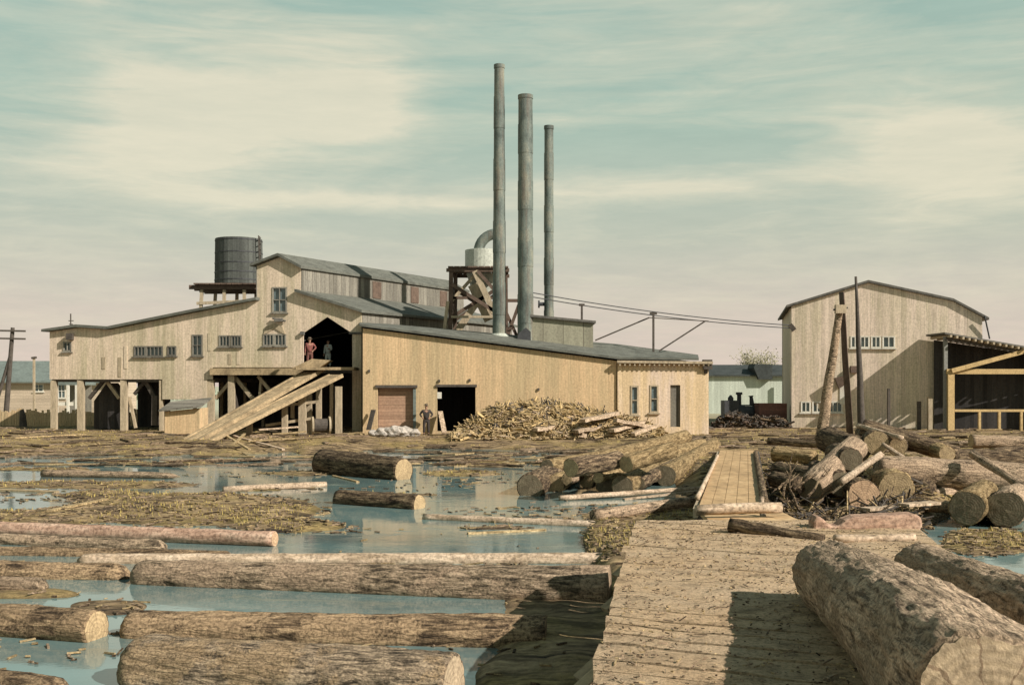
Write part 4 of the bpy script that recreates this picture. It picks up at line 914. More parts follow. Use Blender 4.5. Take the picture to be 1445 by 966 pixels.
log('long pale log lying across the top of the raft towards the scrap heap', W(776, 658, .62), P(962, 620, 50), .24, .36, M['bark_green'], (M['end_dark'], None), (0, 0), (26, .25), GR, rough=.07, bend=.4)
log('second long log across the raft top, just below the uppermost one', W(826, 664, .62), P(992, 626, 46), .20, .30, M['bark_green'], (M['end_dark'], None), (0, 0), (26, .25), GR, rough=.07, bend=.4)
log('third long slim log on the raft, running back beside the middle front log', W(842, 671, .55), W(975, 636, .6), .17, .2, M['bark_green'], (M['end'], None), (0, 0), (22, .25), GR, rough=.07, bend=.4)
raft('thin broken log wedged under the raft top', 800, 676, 872, 655, .18, .16, M['end'], .40, .5, 'bark_pale')
raft('knobbly short log filling the gap in the middle of the raft', 828, 677, 862, 664, .26, .22, M['end'], .3, .45, 'bark_pale')
log('stubby log riding crosswise on top of the raft, cut end turned left', W(806, 660, .95), W(872, 648, 1.05), .27, .25, M['bark'], (M['end'], None), (0, 0), (24, .15), GR, rough=.08)
log('short yellowish log tilted upward near the right top of the raft', W(884, 655, .95), W(948, 634, 1.25), .24, .24, M['bark_green'], (M['end'], None), (0, 0), (24, .15), GR, rough=.08)
log('short dark log lying askew between the two right front logs of the raft', W(902, 682, .25), W(950, 655, .5), .20, .20, M['bark'], (M['end_dark'], None), (0, 0), (24, .15), GR, rough=.08)
log('slender pole lying on the mud along the raft front', W(790, 702, .08), W(1000, 688, .16), .08, .07, M['peeled'], res=(10, .3), group=GR)
log('long flat log lying over the mud between raft and dock corner', W(838, 727, .18), W(1005, 704, .24), .15, .14, M['bark_pale'], res=(18, .2), group=GR)
# heap at the right
def hp(label, a, b, r0, r1, mt, ea=None, eb=None, rd=(0, 0)):
    log(label, a, b, r0, r1, M[mt], (ea, eb), rd, (30, .12), GP, rough=.07)
hp('pale grey log tilted up to the right at the left side of the heap', P(1143, 690, 26), P(1206, 632, 28.5), .33, .34, 'bark_pale', M['end_dark'], M['end_pale'])
hp('dark stubby log with a bright sawn end facing the camera at the heap foot', P(1178, 688, 28.5), P(1220, 701, 26), .42, .42, 'bark', None, M['end_pink'])
hp('broad log end at the heap foot right of the dark stubby one', P(1236, 676, 31), P(1266, 690, 26.2), .40, .46, 'bark_green', None, M['end'])
hp('long thick log stretching level to the right edge behind the heap', P(1238, 662, 29.5), P(1480, 677, 29.5), .40, .42, 'bark_pale', None, None)
hp('short log lying end on at the right, left one of the front pair', P(1366, 717, 24), P(1388, 697, 27), .40, .38, 'bark_green', M['end_dark'], None)
hp('short log with pale rim end at the right edge, right one of the front pair', P(1420, 718, 24), P(1436, 703, 27), .42, .40, 'bark_pale', M['end_dark'], None)
hp('round pale sawn log end, the bigger of two near the heap top', P(1222, 612, 36), P(1236, 625, 31), .34, .36, 'bark', None, M['end'])
hp('round pale sawn log end, the smaller of two near the heap top', P(1256, 616, 36), P(1267, 629, 31), .26, .27, 'bark', None, M['end'])
hp('dark log slanting down to the right over the heap top', P(1218, 606, 33), P(1352, 640, 31.5), .34, .22, 'bark', M['end_dark'], None)
hp('thin pale slab pole resting along the dark slanting log', P(1210, 600, 32.5), P(1272, 618, 30.6), .07, .08, 'peeled')
hp('dark log behind the pale tilted one at the heap back left', P(1168, 620, 34), P(1212, 634, 31.5), .42, .40, 'bark', None, M['end_dark'])
hp('dark barked log end poking out between the pale tilted log and the leaning pole', P(1180, 640, 29.5), P(1200, 648, 27), .30, .30, 'bark', None, M['end_dark'])
hp('thin straight pole leaning across the heap front', P(1186, 680, 25.2), P(1243, 641, 26.5), .09, .08, 'peeled')
hp('short stick propped against the bigger pale log end', P(1245, 626, 30.2), P(1275, 645, 29.8), .06, .06, 'peeled')
hp('dark log low in the heap under the pale tilted log', P(1150, 668, 28), P(1188, 682, 26.4), .34, .33, 'bark', None, M['end_dark'])
hp('small dark log at the left foot of the heap', P(1098, 662, 29), P(1150, 672, 27.4), .22, .22, 'bark')
hp('short yellow chunk with its sawn end under the slanting log', P(1300, 628, 33), P(1336, 640, 31), .25, .24, 'bark_green', None, M['end'])
hp('dark log lying far right behind the long thick log', P(1345, 648, 36), P(1480, 655, 36), .38, .38, 'bark')
hp('low dark log in the mud between the front pair and the pinkish beam', P(1290, 712, 26), P(1345, 716, 25), .15, .14, 'bark_wet')
hp('short mossy log lying across the ground just right of the walkway middle', P(1092, 640, 37), P(1150, 646, 36), .26, .24, 'bark_green', M['end_dark'], None)
hp('dark short log left of the heap with its end toward the walkway', P(1092, 676, 27), P(1128, 684, 26), .2, .2, 'bark', M['end'], None)
hp('pale split log lying flat on the ground behind the front pair at right', P(1316, 700, 29), P(1372, 693, 30), .2, .2, 'bark_pale', M['end'], None)
hp('thin log lying over the long thick log near the right edge', P(1372, 640, 29), P(1450, 690, 27), .12, .1, 'bark_pale', M['end'], None)
hp('brown log under the long thick log, end facing the camera', P(1300, 694, 28.4), P(1318, 686, 30.5), .28, .28, 'bark', M['end_dark'], None)
hp('grey log on the bare ground between heap and open shed', P(1370, 622, 44), P(1470, 626, 44), .28, .26, 'bark_pale', M['end'], None)
hp('slim log lying before the leaning pole foot', P(1085, 622, 46), P(1165, 628, 44), .16, .14, 'bark', None, None)
hp('brown log on the shore before the open shed, farthest right', P(1400, 640, 40), P(1490, 634, 41), .24, .22, 'bark', M['end'], None)
# hewn beam and pole at the far end of the dock
m = MB(); m.prism([P(x, y, 14.2) for x, y in ((1148, 754), (1148, 736), (1152, 728), (1159, 729), (1168, 738), (1176, 743), (1184, 742), (1193, 734), (1206, 729), (1250, 727), (1292, 725), (1301, 730), (1303, 742), (1297, 751), (1240, 754))], (.02, .34, 0)); hb = m.build('beam', M['pink_wood'], loc=P(1148, 754, 14.2))
bv = hb.modifiers.new('worn edges', 'BEVEL'); bv.width = .035; bv.segments = 2
tag(hb, 'pinkish hewn beam with a notched left end lying at the far right of the dock', 'beam')
log('dark barked pole lying across the far right corner of the dock', P(1030, 741, 13.9), P(1162, 762, 13.2), .09, .08, M['bark'], (None, None), (0, 0), (18, .08), rough=.06, name='log')
log('squared timber lying across the foot of the walkway', P(982, 719, 15.75), P(1102, 716, 15.9), .085, .085, M['peeled'], (None, None), (0, 0), (10, .2), rough=.03, name='timber')
log('light splintered slab lying behind the big dock log near the pinkish beam', P(1178, 761, 13.0), P(1290, 757, 13.2), .055, .05, M['peeled'], (None, None), (0, 0), (12, .1), rough=.06, name='log')
# big dock logs
random.seed(5)
log('huge grey barked log lying on the dock with its sawn butt at bottom right', P(1168, 806, 9.5), P(1404, 1012, 4.9), .30, .42, M['bark_near'], (M['end_dark'], M['end_pale']), (.35, 0), (120, .02), GD, rough=.055, bend=.10, sq=.07)
log('second big barked log on the dock, behind and right of the huge one', P(1298, 798, 11.4), P(1500, 893, 7.6), .27, .29, M['bark_near'], (M['end_dark'], None), (.5, 0), (80, .03), GD, rough=.055, bend=.1)

# ---------------------------------------------------------------- dock and walkway
dock = empty('dock', (2.5, 8, 0), 'broad rough plank dock strewn with bark in the right foreground', 'dock')
def left_x(y): return .47 + .1535 * (y - 6.8)
ZD = 1.3
def clip(poly, f):
    out = []
    for i in range(len(poly)):
        p, q = poly[i], poly[(i + 1) % len(poly)]; a, b = f(p), f(q)
        if a >= 0: out.append(p)
        if (a >= 0) != (b >= 0): out.append(lerp(p, q, a / (a - b)))
    return out
m = MB(); dirb = V(1, -.42, 0).normalized(); nb = V(.42, 1, 0).normalized(); s_ = -8.0; rnd = random.Random(4)
while s_ < 19:
    w = rnd.uniform(.26, .5); gap = rnd.choice((.003, .004, .004, .02, .05, .07)); o = nb * s_; jl = rnd.uniform(-.03, .03); jz = rnd.uniform(-.004, .004); tl = rnd.uniform(-.004, .004)
    poly = [o - dirb * 14, o + dirb * 14, o + dirb * 14 + nb * (w - gap), o - dirb * 14 + nb * (w - gap)]
    poly = clip(poly, lambda p: p.x - (left_x(p.y) + jl) + .05 * noise.noise(V(p.x * 3, p.y * 5, s_)))
    if len(poly) > 2: poly = clip(poly, lambda p: 4.75 + .21 * (p.y - 11) + jl * .5 - p.x)
    if len(poly) > 2: poly = clip(poly, lambda p: 15.1 + jl - p.y)
    if len(poly) > 2: poly = clip(poly, lambda p: p.y + 4)
    if len(poly) > 2:
        # split long boards into cells so that the top can undulate
        p0 = min(poly, key=lambda p: p.dot(dirb)).dot(dirb); p1 = max(poly, key=lambda p: p.dot(dirb)).dot(dirb)
        cuts = max(1, int((p1 - p0) / .16))
        if s_ < 2: cuts = 1
        for c in range(cuts):
            a0, a1 = lerp(p0, p1, c / cuts), lerp(p0, p1, (c + 1) / cuts)
            q = clip(poly, lambda p: p.dot(dirb) - a0); q = clip(q, lambda p: a1 - p.dot(dirb)) if len(q) > 2 else q
            if len(q) < 3: continue
            top = [V(p.x, p.y, ZD + jz + tl * (p.dot(nb) - s_) / w + .022 * noise.noise(V(p.x * 1.7, p.y * 1.7, 4)) + .010 * noise.noise(V(p.x * 6, p.y * 6, 9))) for p in q]
            bot = [V(p.x, p.y, ZD - .09) for p in q]; n = len(q)
            fs = [tuple(range(n)), tuple(range(2 * n - 1, n - 1, -1))] + [(i, (i + 1) % n, n + (i + 1) % n, n + i) for i in range(n) if True]
            m.add(top + bot, fs)
    s_ += w
m.build('deck', M['deck'], dock)
for dx in (.12, 1.7, 3.2):
    m = MB(); m.beam(V(left_x(-3) + dx, -3, ZD - .24), V(left_x(15) + dx, 14.9, ZD - .24), .22, .28); m.build('stringer', M['timber_dark'], dock)
for y in (1, 4, 7, 9.6, 12, 14.6):
    for dx in (.15, 1.7, 3.2):
        m = MB(); m.tube([V(left_x(y) + dx, y, -.6), V(left_x(y) + dx, y, ZD - .39)], .15, 12); m.build('pile', M['timber_dark'], dock)
# broken plank stubs hanging at the left edge
for y, l in ((7.2, .5), (7.7, .32), (8.1, .42), (10.4, .3), (12.2, .3)):
    m = MB(); m.beam(V(left_x(y) + .1, y, ZD - .1), V(left_x(y) - l * .4, y - .1, ZD - .16 - l * .35), .14, .05); m.build('broken_plank', M['plank'], dock)
wk = empty('plank_walkway', (5, 28, 0), 'narrow sawdust covered plank walkway leading from the dock to the mill yard', 'walkway')
wa = [P(986, 714, 18.2), P(1074, 714, 18.2)]; wb = [P(1016, 635, 43), P(1065, 635, 43)]
m = MB(); n = 5
for i in range(n):
    a0, a1 = lerp(wa[0], wa[1], i / n + .004), lerp(wa[0], wa[1], (i + 1) / n - .004); b0, b1 = lerp(wb[0], wb[1], i / n + .004), lerp(wb[0], wb[1], (i + 1) / n - .004); k = 20
    vs = []
    for j in range(k + 1):
        t = j / k; dz = .008 * noise.noise(V(t * 9, i, 0)); l_, r_ = lerp(a0, b0, t) + V(0, 0, dz), lerp(a1, b1, t) + V(0, 0, dz); vs += [l_, r_, r_ - V(0, 0, .08), l_ - V(0, 0, .08)]
    fs = [tuple(range(4)), tuple(range(4 * k + 3, 4 * k - 1, -1))] + [(4 * j + q, 4 * j + (q + 1) % 4, 4 * j + 4 + (q + 1) % 4, 4 * j + 4 + q) for j in range(k) for q in range(4)]
    m.add(vs, fs)
m.build('deck', M['walk'], wk)
for side, mt in ((0, 'timber'), (1, 'timber_dark')):
    m = MB(); m.beam(wa[side] + V((-.06, .1)[side], 0, -.12), wb[side] + V((-.06, .12)[side], 0, -.12), (.08, .1)[side], .16); m.build('edge_beam', M[mt], wk)
for t in (.02, .2, .4, .6, .8, .98):
    for side in (0, 1):
        p = lerp(wa[side], wb[side], t); m = MB(); m.tube([V(p.x, p.y, -.4), V(p.x, p.y, p.z - .2)], .09, 8); m.build('post', M['timber_dark'], wk)
log('thin pale pole lying along the left edge of the plank walkway', P(984, 702, 19.3), P(1013, 642, 38), .05, .05, M['peeled'], res=(8, .5), name='pole')
log('dark barked pole lying along the right edge of the plank walkway', P(1079, 707, 19), P(1066, 638, 40), .075, .08, M['bark'], res=(14, .3), name='pole')
log('short pale stake standing beside the right foot of the walkway', P(1078, 738, 16), P(1074, 702, 16.4), .045, .04, M['peeled'], res=(8, .1), name='stake')
m = MB()
for i in range(12):
    y = 15.2 + i * .26; xl_ = lerp(P(985, 0, 15.2).x + .2, wa[0].x, i / 12); m.box((xl_ + .62, y, lerp(ZD - .06, wa[0].z - .05, i / 12)), (1.3, .24, .07))
m.build('foot_planks', M['walk'], wk)

# ---------------------------------------------------------------- scrap heap, loose wood, litter
def heap_pts(rnd):
    while True:
        px = rnd.uniform(640, 930); e = interp([(640, 612), (670, 590), (700, 573), (745, 567), (790, 569), (830, 578), (870, 588), (930, 604)], px)
        return px, e
m = MB(); rnd = random.Random(12)
# the packed body under the sticks
cols = []
for i in range(30):
    px = 645 + 282 * i / 29; e = interp([(640, 612), (670, 592), (700, 576), (745, 570), (790, 572), (830, 582), (870, 592), (930, 608)], px); row = []
    for j in range(9):
        t = j / 8; Y = 57.4 + 3.4 * t; zt = P(0, e, 59.5).z; z = .35 + (zt - .35) * math.sin(min(1, t * 1.5) * math.pi / 2); row.append(V(P(px, 0, 59.5).x + noise.noise(V(i * .7, j * .7, 0)) * .15, Y, z))
    cols.append(row)
vs = [p for r_ in cols for p in r_]; fs = [(i * 9 + j, (i + 1) * 9 + j, (i + 1) * 9 + j + 1, i * 9 + j + 1) for i in range(29) for j in range(8)]
m.add(vs, fs)
for i in range(3600):
    px, e = heap_pts(rnd); t = rnd.random() ** .8; Y = 57.2 + 3.3 * t; zt = P(0, e, 59.5).z; z = .38 + (zt - .38) * math.sin(min(1, t * 1.5) * math.pi / 2) * rnd.uniform(.9, 1.03)
    c = V(P(px, 0, 59.5).x, Y, z); cl = noise.noise(V(c.x * .9, z * 1.6, 3)); L = rnd.uniform(.12, .45) if rnd.random() < .8 else rnd.uniform(.45, 1.0); L *= 1.25 if px > 800 else 1
    a = cl * 7 + rnd.gauss(0, .45); d = V(math.cos(a), -.3 + rnd.gauss(0, .3), math.sin(a) * .4 - .1 + rnd.gauss(0, .12)).normalized()
    if rnd.random() < .22 and cl < -.05: continue
    wd = rnd.uniform(.03, .08) if rnd.random() < .85 else rnd.uniform(.1, .22)
    m.beam(c - d * L / 2, c + d * L / 2, wd, rnd.uniform(.02, .04), rnd.uniform(0, 3), mi=rnd.choice((0, 0, 0, 2, 2, 3)) if cl < .05 and z > 1.0 else rnd.choice((0, 0, 0, 0, 1, 2)))
tag(m.build('scrap_wood', [M['scrap'], M['peeled'], M['timber_new'], M['timber_dark']], loc=P(780, 610, 58)), 'tangled heap of yellowish scrap slabs and edgings against the boiler house', 'scrap heap', kind='stuff')
def board(label, a, b, w, h, mt='scrap', name='slab', group='loose slabs around the mill', roll=0):
    m = MB(); a, b = Vector(a), Vector(b); n = 6; pts = [lerp(a, b, i / n) + V(0, 0, noise.noise(V(a.x + i, a.y, 0)) * h * .35) for i in range(n + 1)]
    for i in range(n): m.beam(pts[i], pts[i + 1] , w * (1 + .12 * noise.noise(V(i, a.x, 3))), h, roll)
    return tag(m.build(name, M[mt], loc=a), label, name, group)
for k in ((822, 593, 870, 583, .5, 'broad pale slab high on the right shoulder of the scrap heap'), (812, 608, 862, 600, .6, 'wide pinkish slab at the front right foot of the scrap heap'), (862, 607, 905, 596, .55, 'thick bent slab at the right tip of the scrap heap'),
          (755, 606, 800, 600, .45, 'short light slab at the middle front foot of the scrap heap'), (868, 592, 925, 604, .35, 'slab sliding down towards the annex slits'), (893, 612, 928, 600, .3, 'last small slab under the annex windows')):
    board(k[5], P(k[0], k[1], 57.2), P(k[2], k[3], 58.6), k[4], .18, 'peeled')
# boards and sticks at the foot of the ramp
for a, b, w, lab in (((315, 612, 56), (352, 634, 52), .14, 'board lying askew in the mud before the ramp foot'), ((322, 634, 52), (345, 612, 55.5), .12, 'stick crossing the askew board before the ramp foot'), ((330, 615, 56), (400, 634, 52), .16, 'long pale plank running from the ramp foot towards the pond'),
                     ((288, 622, 55), (330, 634, 52), .12, 'short grey board left of the crossed sticks'), ((350, 622, 54), (420, 618, 55), .14, 'flat plank lying before the cable drum'), ((365, 606, 58), (420, 602, 59), .3, 'bright slab lying under the ramp supports'),
                     ((385, 612, 57.5), (432, 609, 57.8), .3, 'wide offcut in front of the ramp supports'), ((480, 612, 58.5), (512, 610, 58.5), .2, 'offcut at the corner between mill and boiler house')):
    board(lab, P(*a), P(*b), w, .08, 'peeled' if 'pale' in lab or 'bright' in lab else 'scrap')
# whitish rubbish before the shuttered door
for i, (px, py, w, lab) in enumerate(((528, 607, .35, 'small grey lump at the left end of the pale rubbish'), (541, 602, .5, 'rounded whitish bundle before the shutter'), (556, 606, .6, 'low white bundle in the middle of the rubbish before the shutter'), (570, 602, .55, 'largest pale sack slumped before the shutter'), (583, 606, .4, 'small pale sack beside the standing man'))):
    bm = bmesh.new(); bmesh.ops.create_icosphere(bm, subdivisions=3, radius=w)
    for v in bm.verts: v.co *= 1 + .35 * noise.noise(v.co * 3 + V(i * 5, 0, 0)); v.co.z *= .62
    me = bpy.data.meshes.new('sack'); bm.to_mesh(me); bm.free(); me.materials.append(M['white_scrap']); o = bpy.data.objects.new('sack', me); COL.objects.link(o)
    p = P(px, py, 59.8); o.location = (p.x, 59.8, .45 + w * .3); tag(o, lab, 'sack', 'pale sacks before the shuttered door')
board('dark narrow board leaning on the wall left of the shutter', P(520, 606, 60.3), P(527, 578, 60.75), .3, .05, 'timber_dark')
board('pale bent board leaning in the left side of the dark doorway', P(627, 610, 60.2), P(621, 580, 60.7), .3, .06, 'peeled')
# wood debris over the mud, nobody could count it
m = MB(); rnd = random.Random(21); cnt = 0
while cnt < 8000:
    py = rnd.uniform(608, 800) if rnd.random() < .9 else rnd.uniform(800, 965); px = rnd.uniform(-60, 1500); p = G(px, py, .1)
    h = ground_h(p.x, p.y)
    if px > 640 and py > 800 and rnd.random() < .8: continue
    if h < -.03 and px > 640 and py > 800: continue
    elif h < -.03 and noise.noise(V(p.x * .16, p.y * .35, 8)) > .20 and rnd.random() < .5: pass
    elif h < -.03 and rnd.random() < (.993 if not (450 < px < 880 and 638 < py < 690) else .88): continue
    z = max(h, 0) + .015; L = rnd.uniform(.02, .14) * (p.y / 28) ** .5 * ((4 if p.y > 40 else 2.5) if rnd.random() < (.10 if p.y > 40 else .05) else 1); a = rnd.gauss(0, .6) if rnd.random() < .5 else rnd.uniform(0, 3.1); d = V(math.cos(a), math.sin(a), rnd.uniform(-.05, .12))
    c = V(p.x, p.y, z); m.beam(c - d * L, c + d * L, rnd.uniform(.015, .05) * (p.y / 28) ** .5, rnd.uniform(.012, .03), rnd.uniform(-.4, .4), mi=rnd.choice((0, 0, 1, 1, 2))); cnt += 1
for i in range(420):
    py = rnd.uniform(609, 652); px = rnd.uniform(-40, 1470); p = G(px, py, .2); h = ground_h(p.x, p.y)
    L = rnd.uniform(.3, 1.5); a = rnd.gauss(0, .45); d = V(math.cos(a), math.sin(a), rnd.uniform(-.03, .06)); c = V(p.x, p.y, max(h, 0) + .05)
    m.beam(c - d * L, c + d * L, rnd.uniform(.05, .2), rnd.uniform(.03, .09), rnd.uniform(-.4, .4), mi=rnd.choice((0, 1, 1, 2, 2)))
tag(m.build('wood_debris', [M['scrap'], M['bark_pale'], M['bark']]), 'bark flakes and splinters scattered over mud and water', 'wood debris', kind='stuff')
m = MB(); cnt = 0
while cnt < 3000:
    y = rnd.uniform(5.2, 15); x = rnd.uniform(left_x(y) + .03, min(4.6 + .21 * (y - 11), .55 * y)); L = rnd.uniform(.005, .022) * (2.6 if rnd.random() < .04 else 1); a = rnd.uniform(0, 6.28); d = V(math.cos(a), math.sin(a), rnd.uniform(-.1, .3))
    c = V(x, y, ZD + .022 * noise.noise(V(x * 1.7, y * 1.7, 4)) + .016); m.beam(c - d * L, c + d * L, rnd.uniform(.004, .014), rnd.uniform(.004, .010), rnd.uniform(-.5, .5), mi=rnd.choice((0, 1, 2, 2))); cnt += 1
tag(m.build('bark_litter', [M['scrap'], M['bark'], M['bark_pale']]), 'small bark chips littering the dock planks', 'bark litter', kind='stuff')
# dry grass on spit and shore
m = MB(); cnt = 0
while cnt < 9000:
    py = rnd.uniform(612, 790); px = rnd.uniform(-60, 1480); p = G(px, py, .1); h = ground_h(p.x, p.y)
    if h < .03 or noise.noise(V(p.x * .4, p.y * .4, 5)) < -.05: continue
    L = rnd.uniform(.03, .11); a = rnd.uniform(0, 6.28); t = V(p.x + math.cos(a) * L * .6, p.y + math.sin(a) * L * .6, h + L); w = V(math.sin(a), -math.cos(a), 0) * .012 * (p.y / 25)
    b = V(p.x, p.y, h - .01); m.add([b - w, b + w, t], [(0, 1, 2)]); cnt += 1
tag(m.build('dry_grass', m_plain('dry yellow grass', (0.38, 0.29, 0.09), 0.4, 2), fixn=False), 'dry yellowish grass on the mud spit and shore', 'grass', kind='stuff')
m = MB(); rnd = random.Random(77)
for i in range(1500):
    px = rnd.uniform(1085, 1300); py = rnd.uniform(640, 728); Y = lerp(34, 22.5, (py - 640) / 88) + rnd.uniform(-.5, .5); x = (px - CX) / F * Y; h = max(0, ground_h(x, Y))
    c = V(x, Y, h + abs(rnd.gauss(0, .13))); d = V(rnd.gauss(0, 1), rnd.gauss(0, .8), rnd.gauss(0, .35)).normalized() * rnd.uniform(.08, .5)
    m.beam(c - d, c + d, rnd.uniform(.012, .05), rnd.uniform(.012, .03), rnd.uniform(0, 3), mi=rnd.choice((0, 0, 1, 1, 2)))
tag(m.build('brush', [M['timber_dark'], M['bark'], M['scrap']]), 'dark brush and broken sticks around the log heap right of the walkway', 'brush', kind='stuff')
# twigs sticking up between walkway and heap
for i, (x0, y0, x1, y1) in enumerate(((1105, 700, 1118, 640), (1125, 715, 1108, 660), (1140, 700, 1175, 655), (1120, 690, 1150, 668), (1098, 690, 1128, 668), (1150, 712, 1182, 684), (1300, 690, 1330, 676))):
    pts = [lerp(P(x0, y0, 24 + i * .3), P(x1, y1, 24.5 + i * .3), t) + V(noise.noise(V(i, t * 3, 0)) * .12, 0, noise.noise(V(t * 3, i, 4)) * .08) for t in (0, .25, .5, .75, 1)]
    m = MB(); m.tube(pts, [.035, .03, .026, .02, .008], 6); m.tube([pts[2], pts[2] + V(.18, .1, .2)], [.02, .006], 5); m.tube([pts[3], pts[3] + V(-.15, -.1, .15)], [.016, .005], 5)
    tag(m.build('branch', M['bark'], loc=pts[0]), 'thin crooked bare branch in the brush at the left foot of the log heap' if i < 6 else 'bare forked twig right of the log heap foot', 'branch', 'bare branches around the log heap')
# boards floating on the pond and mud
for px0, py0, px1, py1, w, lab in ((0, 687, 80, 690, .22, 'flat board on the thin spit at the left edge'), (70, 722, 150, 706, .16, 'board slanting over the mud beside the small left pool'), (430, 640, 560, 645, .12, 'long stick on the water behind the thick short log'),
        (470, 668, 505, 676, .1, 'splinter floating under the thick short log'), (600, 640, 760, 645, .2, 'long pale slab on the far shore before the scrap heap'), (640, 655, 740, 651, .12, 'thin stick on the water left of the raft'), (660, 747, 770, 742, .1, 'stick floating below the flat grey plank'),
        (600, 723, 700, 731, .12, 'bright edging strip along the flat grey plank'), (880, 700, 985, 694, .12, 'pale lath lying before the right raft log'), (160, 612, 210, 606, .2, 'board on the mud before the left mill posts'), (20, 628, 120, 622, .2, 'long board on the shore at the far left'), (820, 745, 872, 752, .12, 'plank scrap on the mud at the far dock corner')):
    a, b = G(px0, py0, .1), G(px1, py1, .1)
    for q in (a, b): q.z = max(.02, ground_h(q.x, q.y) + .03)
    board(lab, a, b, w, .05, random.choice(('scrap', 'peeled', 'plank')), 'board', 'boards lying loose on mud and water')
for i, (px, py, lab) in enumerate(((1220, 718, 'upper pale chip slab before the heap foot'), (1275, 712, 'lower pale chip slab before the heap foot'))):
    board(lab, P(px, py, 24), P(px + 45, py - 3, 24.4), .35, .06, 'peeled', 'slab', 'pale slabs before the log heap')

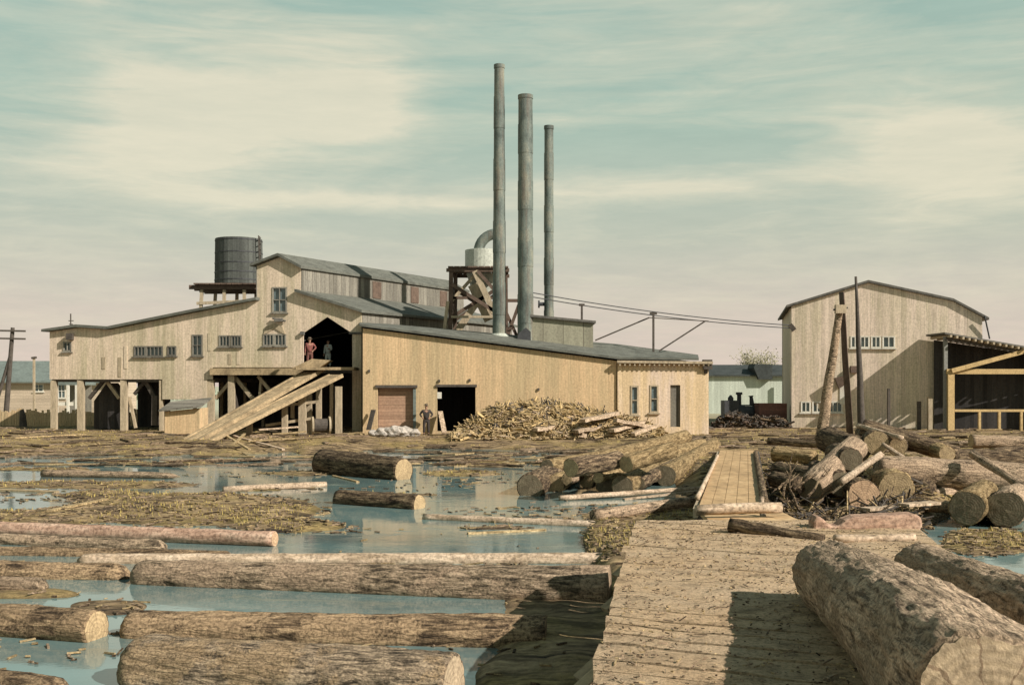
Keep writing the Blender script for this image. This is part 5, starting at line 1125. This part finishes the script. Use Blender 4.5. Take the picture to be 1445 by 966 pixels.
# ---------------------------------------------------------------- people
def skin_mesh(verts, edges, radii, root=0, sub_=1):
    me = bpy.data.meshes.new('t'); me.from_pydata(verts, edges, []); o = bpy.data.objects.new('t', me); COL.objects.link(o)
    md = o.modifiers.new('s', 'SKIN'); md.use_smooth_shade = True
    for i, r in enumerate(radii): sv = me.skin_vertices[0].data[i]; sv.radius = r if isinstance(r, tuple) else (r, r); sv.use_root = (i == root)
    o.modifiers.new('u', 'SUBSURF').levels = sub_
    dg = bpy.context.evaluated_depsgraph_get(); dg.update()
    out = bpy.data.meshes.new_from_object(o.evaluated_get(dg)); bpy.data.objects.remove(o); return out
def person(label, foot, facing, arms, top, bottom, hat=True):
    """arms: per side (elbow, wrist) offsets from the shoulder; model faces -Y"""
    H = 1.0
    S = {'pelvis': V(0, 0, .93), 'waist': V(0, 0, 1.06), 'chest': V(0, .0, 1.30), 'neck': V(0, 0, 1.46), 'head0': V(0, -.01, 1.54), 'head1': V(0, -.015, 1.63), 'head2': V(0, -.01, 1.70)}
    vs, es, rs = [], [], []
    def add(p, r, par=None):
        vs.append(tuple(p)); rs.append(r)
        if par is not None: es.append((par, len(vs) - 1))
        return len(vs) - 1
    p = add(S['pelvis'], (.15, .11)); w = add(S['waist'], (.13, .10), p); c = add(S['chest'], (.17, .115), w); nk = add(S['neck'], .055, c); h0 = add(S['head0'], (.07, .08), nk); h1 = add(S['head1'], (.078, .098), h0); add(S['head2'], (.06, .075), h1)
    hands = []
    for sd, (e_, w_) in zip((-1, 1), arms):
        sh = V(.2 * sd, 0, 1.40); el = sh + V(e_[0] * sd, e_[1], e_[2]); wr = el + V(w_[0] * sd, w_[1], w_[2]); hd = wr + (wr - el).normalized() * .07
        a = add(sh, .058, c); b = add(el, .043, a); d = add(wr, .03, b); add(hd, (.036, .02), d); hands.append((wr, hd, sd))
        hip = V(.1 * sd, 0, .88); kn = V(.12 * sd, -.02, .5); an = V(.13 * sd, .02, .09); to = V(.15 * sd, -.14, .04)
        a = add(hip, .088, p); b = add(kn, .06, a); d = add(an, .042, b); add(to, (.04, .03), d)
    body = skin_mesh(vs, es, rs)
    fm = MB()
    for wr, hd, sd in hands:
        d = (hd - wr).normalized(); s__ = d.cross(V(0, 1, 0)); s__ = s__.normalized() if s__.length > .1 else V(1, 0, 0)
        for k, L in zip((-1.5, -.5, .5, 1.5), (.065, .08, .075, .055)):
            b = hd + s__ * k * .017; fm.tube([b - d * .02, b + d * L * .55, b + d * L * .9 + V(0, -.02, 0)], [.010, .009, .006], 6)
        fm.tube([wr + d * .02 - s__ * .03, wr + d * .07 - s__ * .055 + V(0, -.02, 0)], [.011, .008], 6)
    fm.tube([V(0, -.10, 1.625), V(0, -.125, 1.60)], [.012, .016], 6)
    for sd in (-1, 1): fm.tube([V(.075 * sd, 0, 1.63), V(.095 * sd, .01, 1.64)], [.02, .026], 8); fm.tube([V(.032 * sd, -.09, 1.645), V(.032 * sd, -.106, 1.645)], [.012, .009], 6)
    fm.tube([V(-.025, -.098, 1.572), V(.025, -.098, 1.572)], .008, 6)
    fmm = bpy.data.meshes.new('f'); fmm.from_pydata([tuple(v) for v in fm.v], [], fm.f)
    bm = bmesh.new(); bm.from_mesh(body); bm.from_mesh(fmm); me = bpy.data.meshes.new('person'); bm.to_mesh(me); bm.free()
    me.materials.clear(); me.materials.append(M['skin'])
    for q in me.polygons: q.use_smooth = True; q.material_index = 0
    o = bpy.data.objects.new('person', me); COL.objects.link(o); o.location = foot; o.rotation_euler = (0, 0, facing); tag(o, label, 'person', 'workmen at the mill')
    def shell(name, idx_v, idx_e, rr, mt, root=0):
        me = skin_mesh(idx_v, idx_e, rr, root); me.materials.clear(); me.materials.append(mt); ob = bpy.data.objects.new(name, me); COL.objects.link(ob); ob.parent = o
    sv = [V(0, 0, .92), V(0, 0, 1.06), V(0, 0, 1.30), V(0, 0, 1.43)]; se_ = [(0, 1), (1, 2), (2, 3)]; sr = [(.175, .135), (.155, .125), (.195, .14), (.085, .085)]
    for sd, (e_, w_) in zip((-1, 1), arms):
        sh = V(.2 * sd, 0, 1.40); el = sh + V(e_[0] * sd, e_[1], e_[2]); wr = el + V(w_[0] * sd, w_[1], w_[2]) * .9; i = len(sv)
        sv += [sh, el, wr]; se_ += [(2, i), (i, i + 1), (i + 1, i + 2)]; sr += [.076, .06, .046]
    shell('shirt', [tuple(v) for v in sv], se_, sr, top, 1)
    tv = [V(0, 0, 1.0), V(0, 0, .9)]; te = [(0, 1)]; tr = [(.165, .125), (.175, .13)]
    for sd in (-1, 1):
        i = len(tv); tv += [V(.1 * sd, 0, .82), V(.12 * sd, -.02, .5), V(.13 * sd, .015, .12)]; te += [(1, i), (i, i + 1), (i + 1, i + 2)]; tr += [.11, .082, .07]
    shell('trousers', [tuple(v) for v in tv], te, tr, bottom, 1)
    for sd in (-1, 1):
        bmx = MB(); bmx.tube([V(.13 * sd, .05, .05), V(.14 * sd, -.06, .05), V(.15 * sd, -.19, .035)], [.05, .055, .035], 10); b = bmx.build('boot', M['hair']); b.parent = o
    hm = MB()
    if hat:
        hm.tube([V(0, 0, 1.69), V(0, 0, 1.705)], [.17, .165], 18); hm.tube([V(0, 0, 1.70), V(0, 0, 1.78), V(0, 0, 1.80)], [.1, .095, .06], 16); b = hm.build('hat', M['felt'])
    else:
        hm.tube([V(0, .02, 1.64), V(0, .02, 1.70), V(0, .01, 1.75)], [.1, .098, .05], 14); b = hm.build('hair', M['hair'])
    b.parent = o
down = ((.05, .02, -.29), (.02, -.04, -.25))
akimbo = ((.16, .06, -.22), (-.14, -.1, -.17))
hold = ((.06, -.04, -.28), (-.04, -.2, .05))
ft = P(437, 519, 63.0); ft.z = 4.32
person('man in reddish work clothes with one hand on his hip standing at the ramp top', ft, R(10), (down, akimbo), M['cloth_red'], M['cloth_brown'])
ft = P(463, 512, 65.6); ft.z = pm.pt(463, 519).z + .01
person('man in pale clothes standing inside the dark mill opening', ft, R(-20), (down, hold), M['cloth_pale'], M['cloth_pale'], False)
ft = P(601.5, 609, 60.4); ft.z = ground_h(ft.x, ft.y)
person('man in dark clothes standing against the wall between shutter and doorway', ft, R(5), (akimbo, akimbo), M['cloth_dark'], M['cloth_dark'])
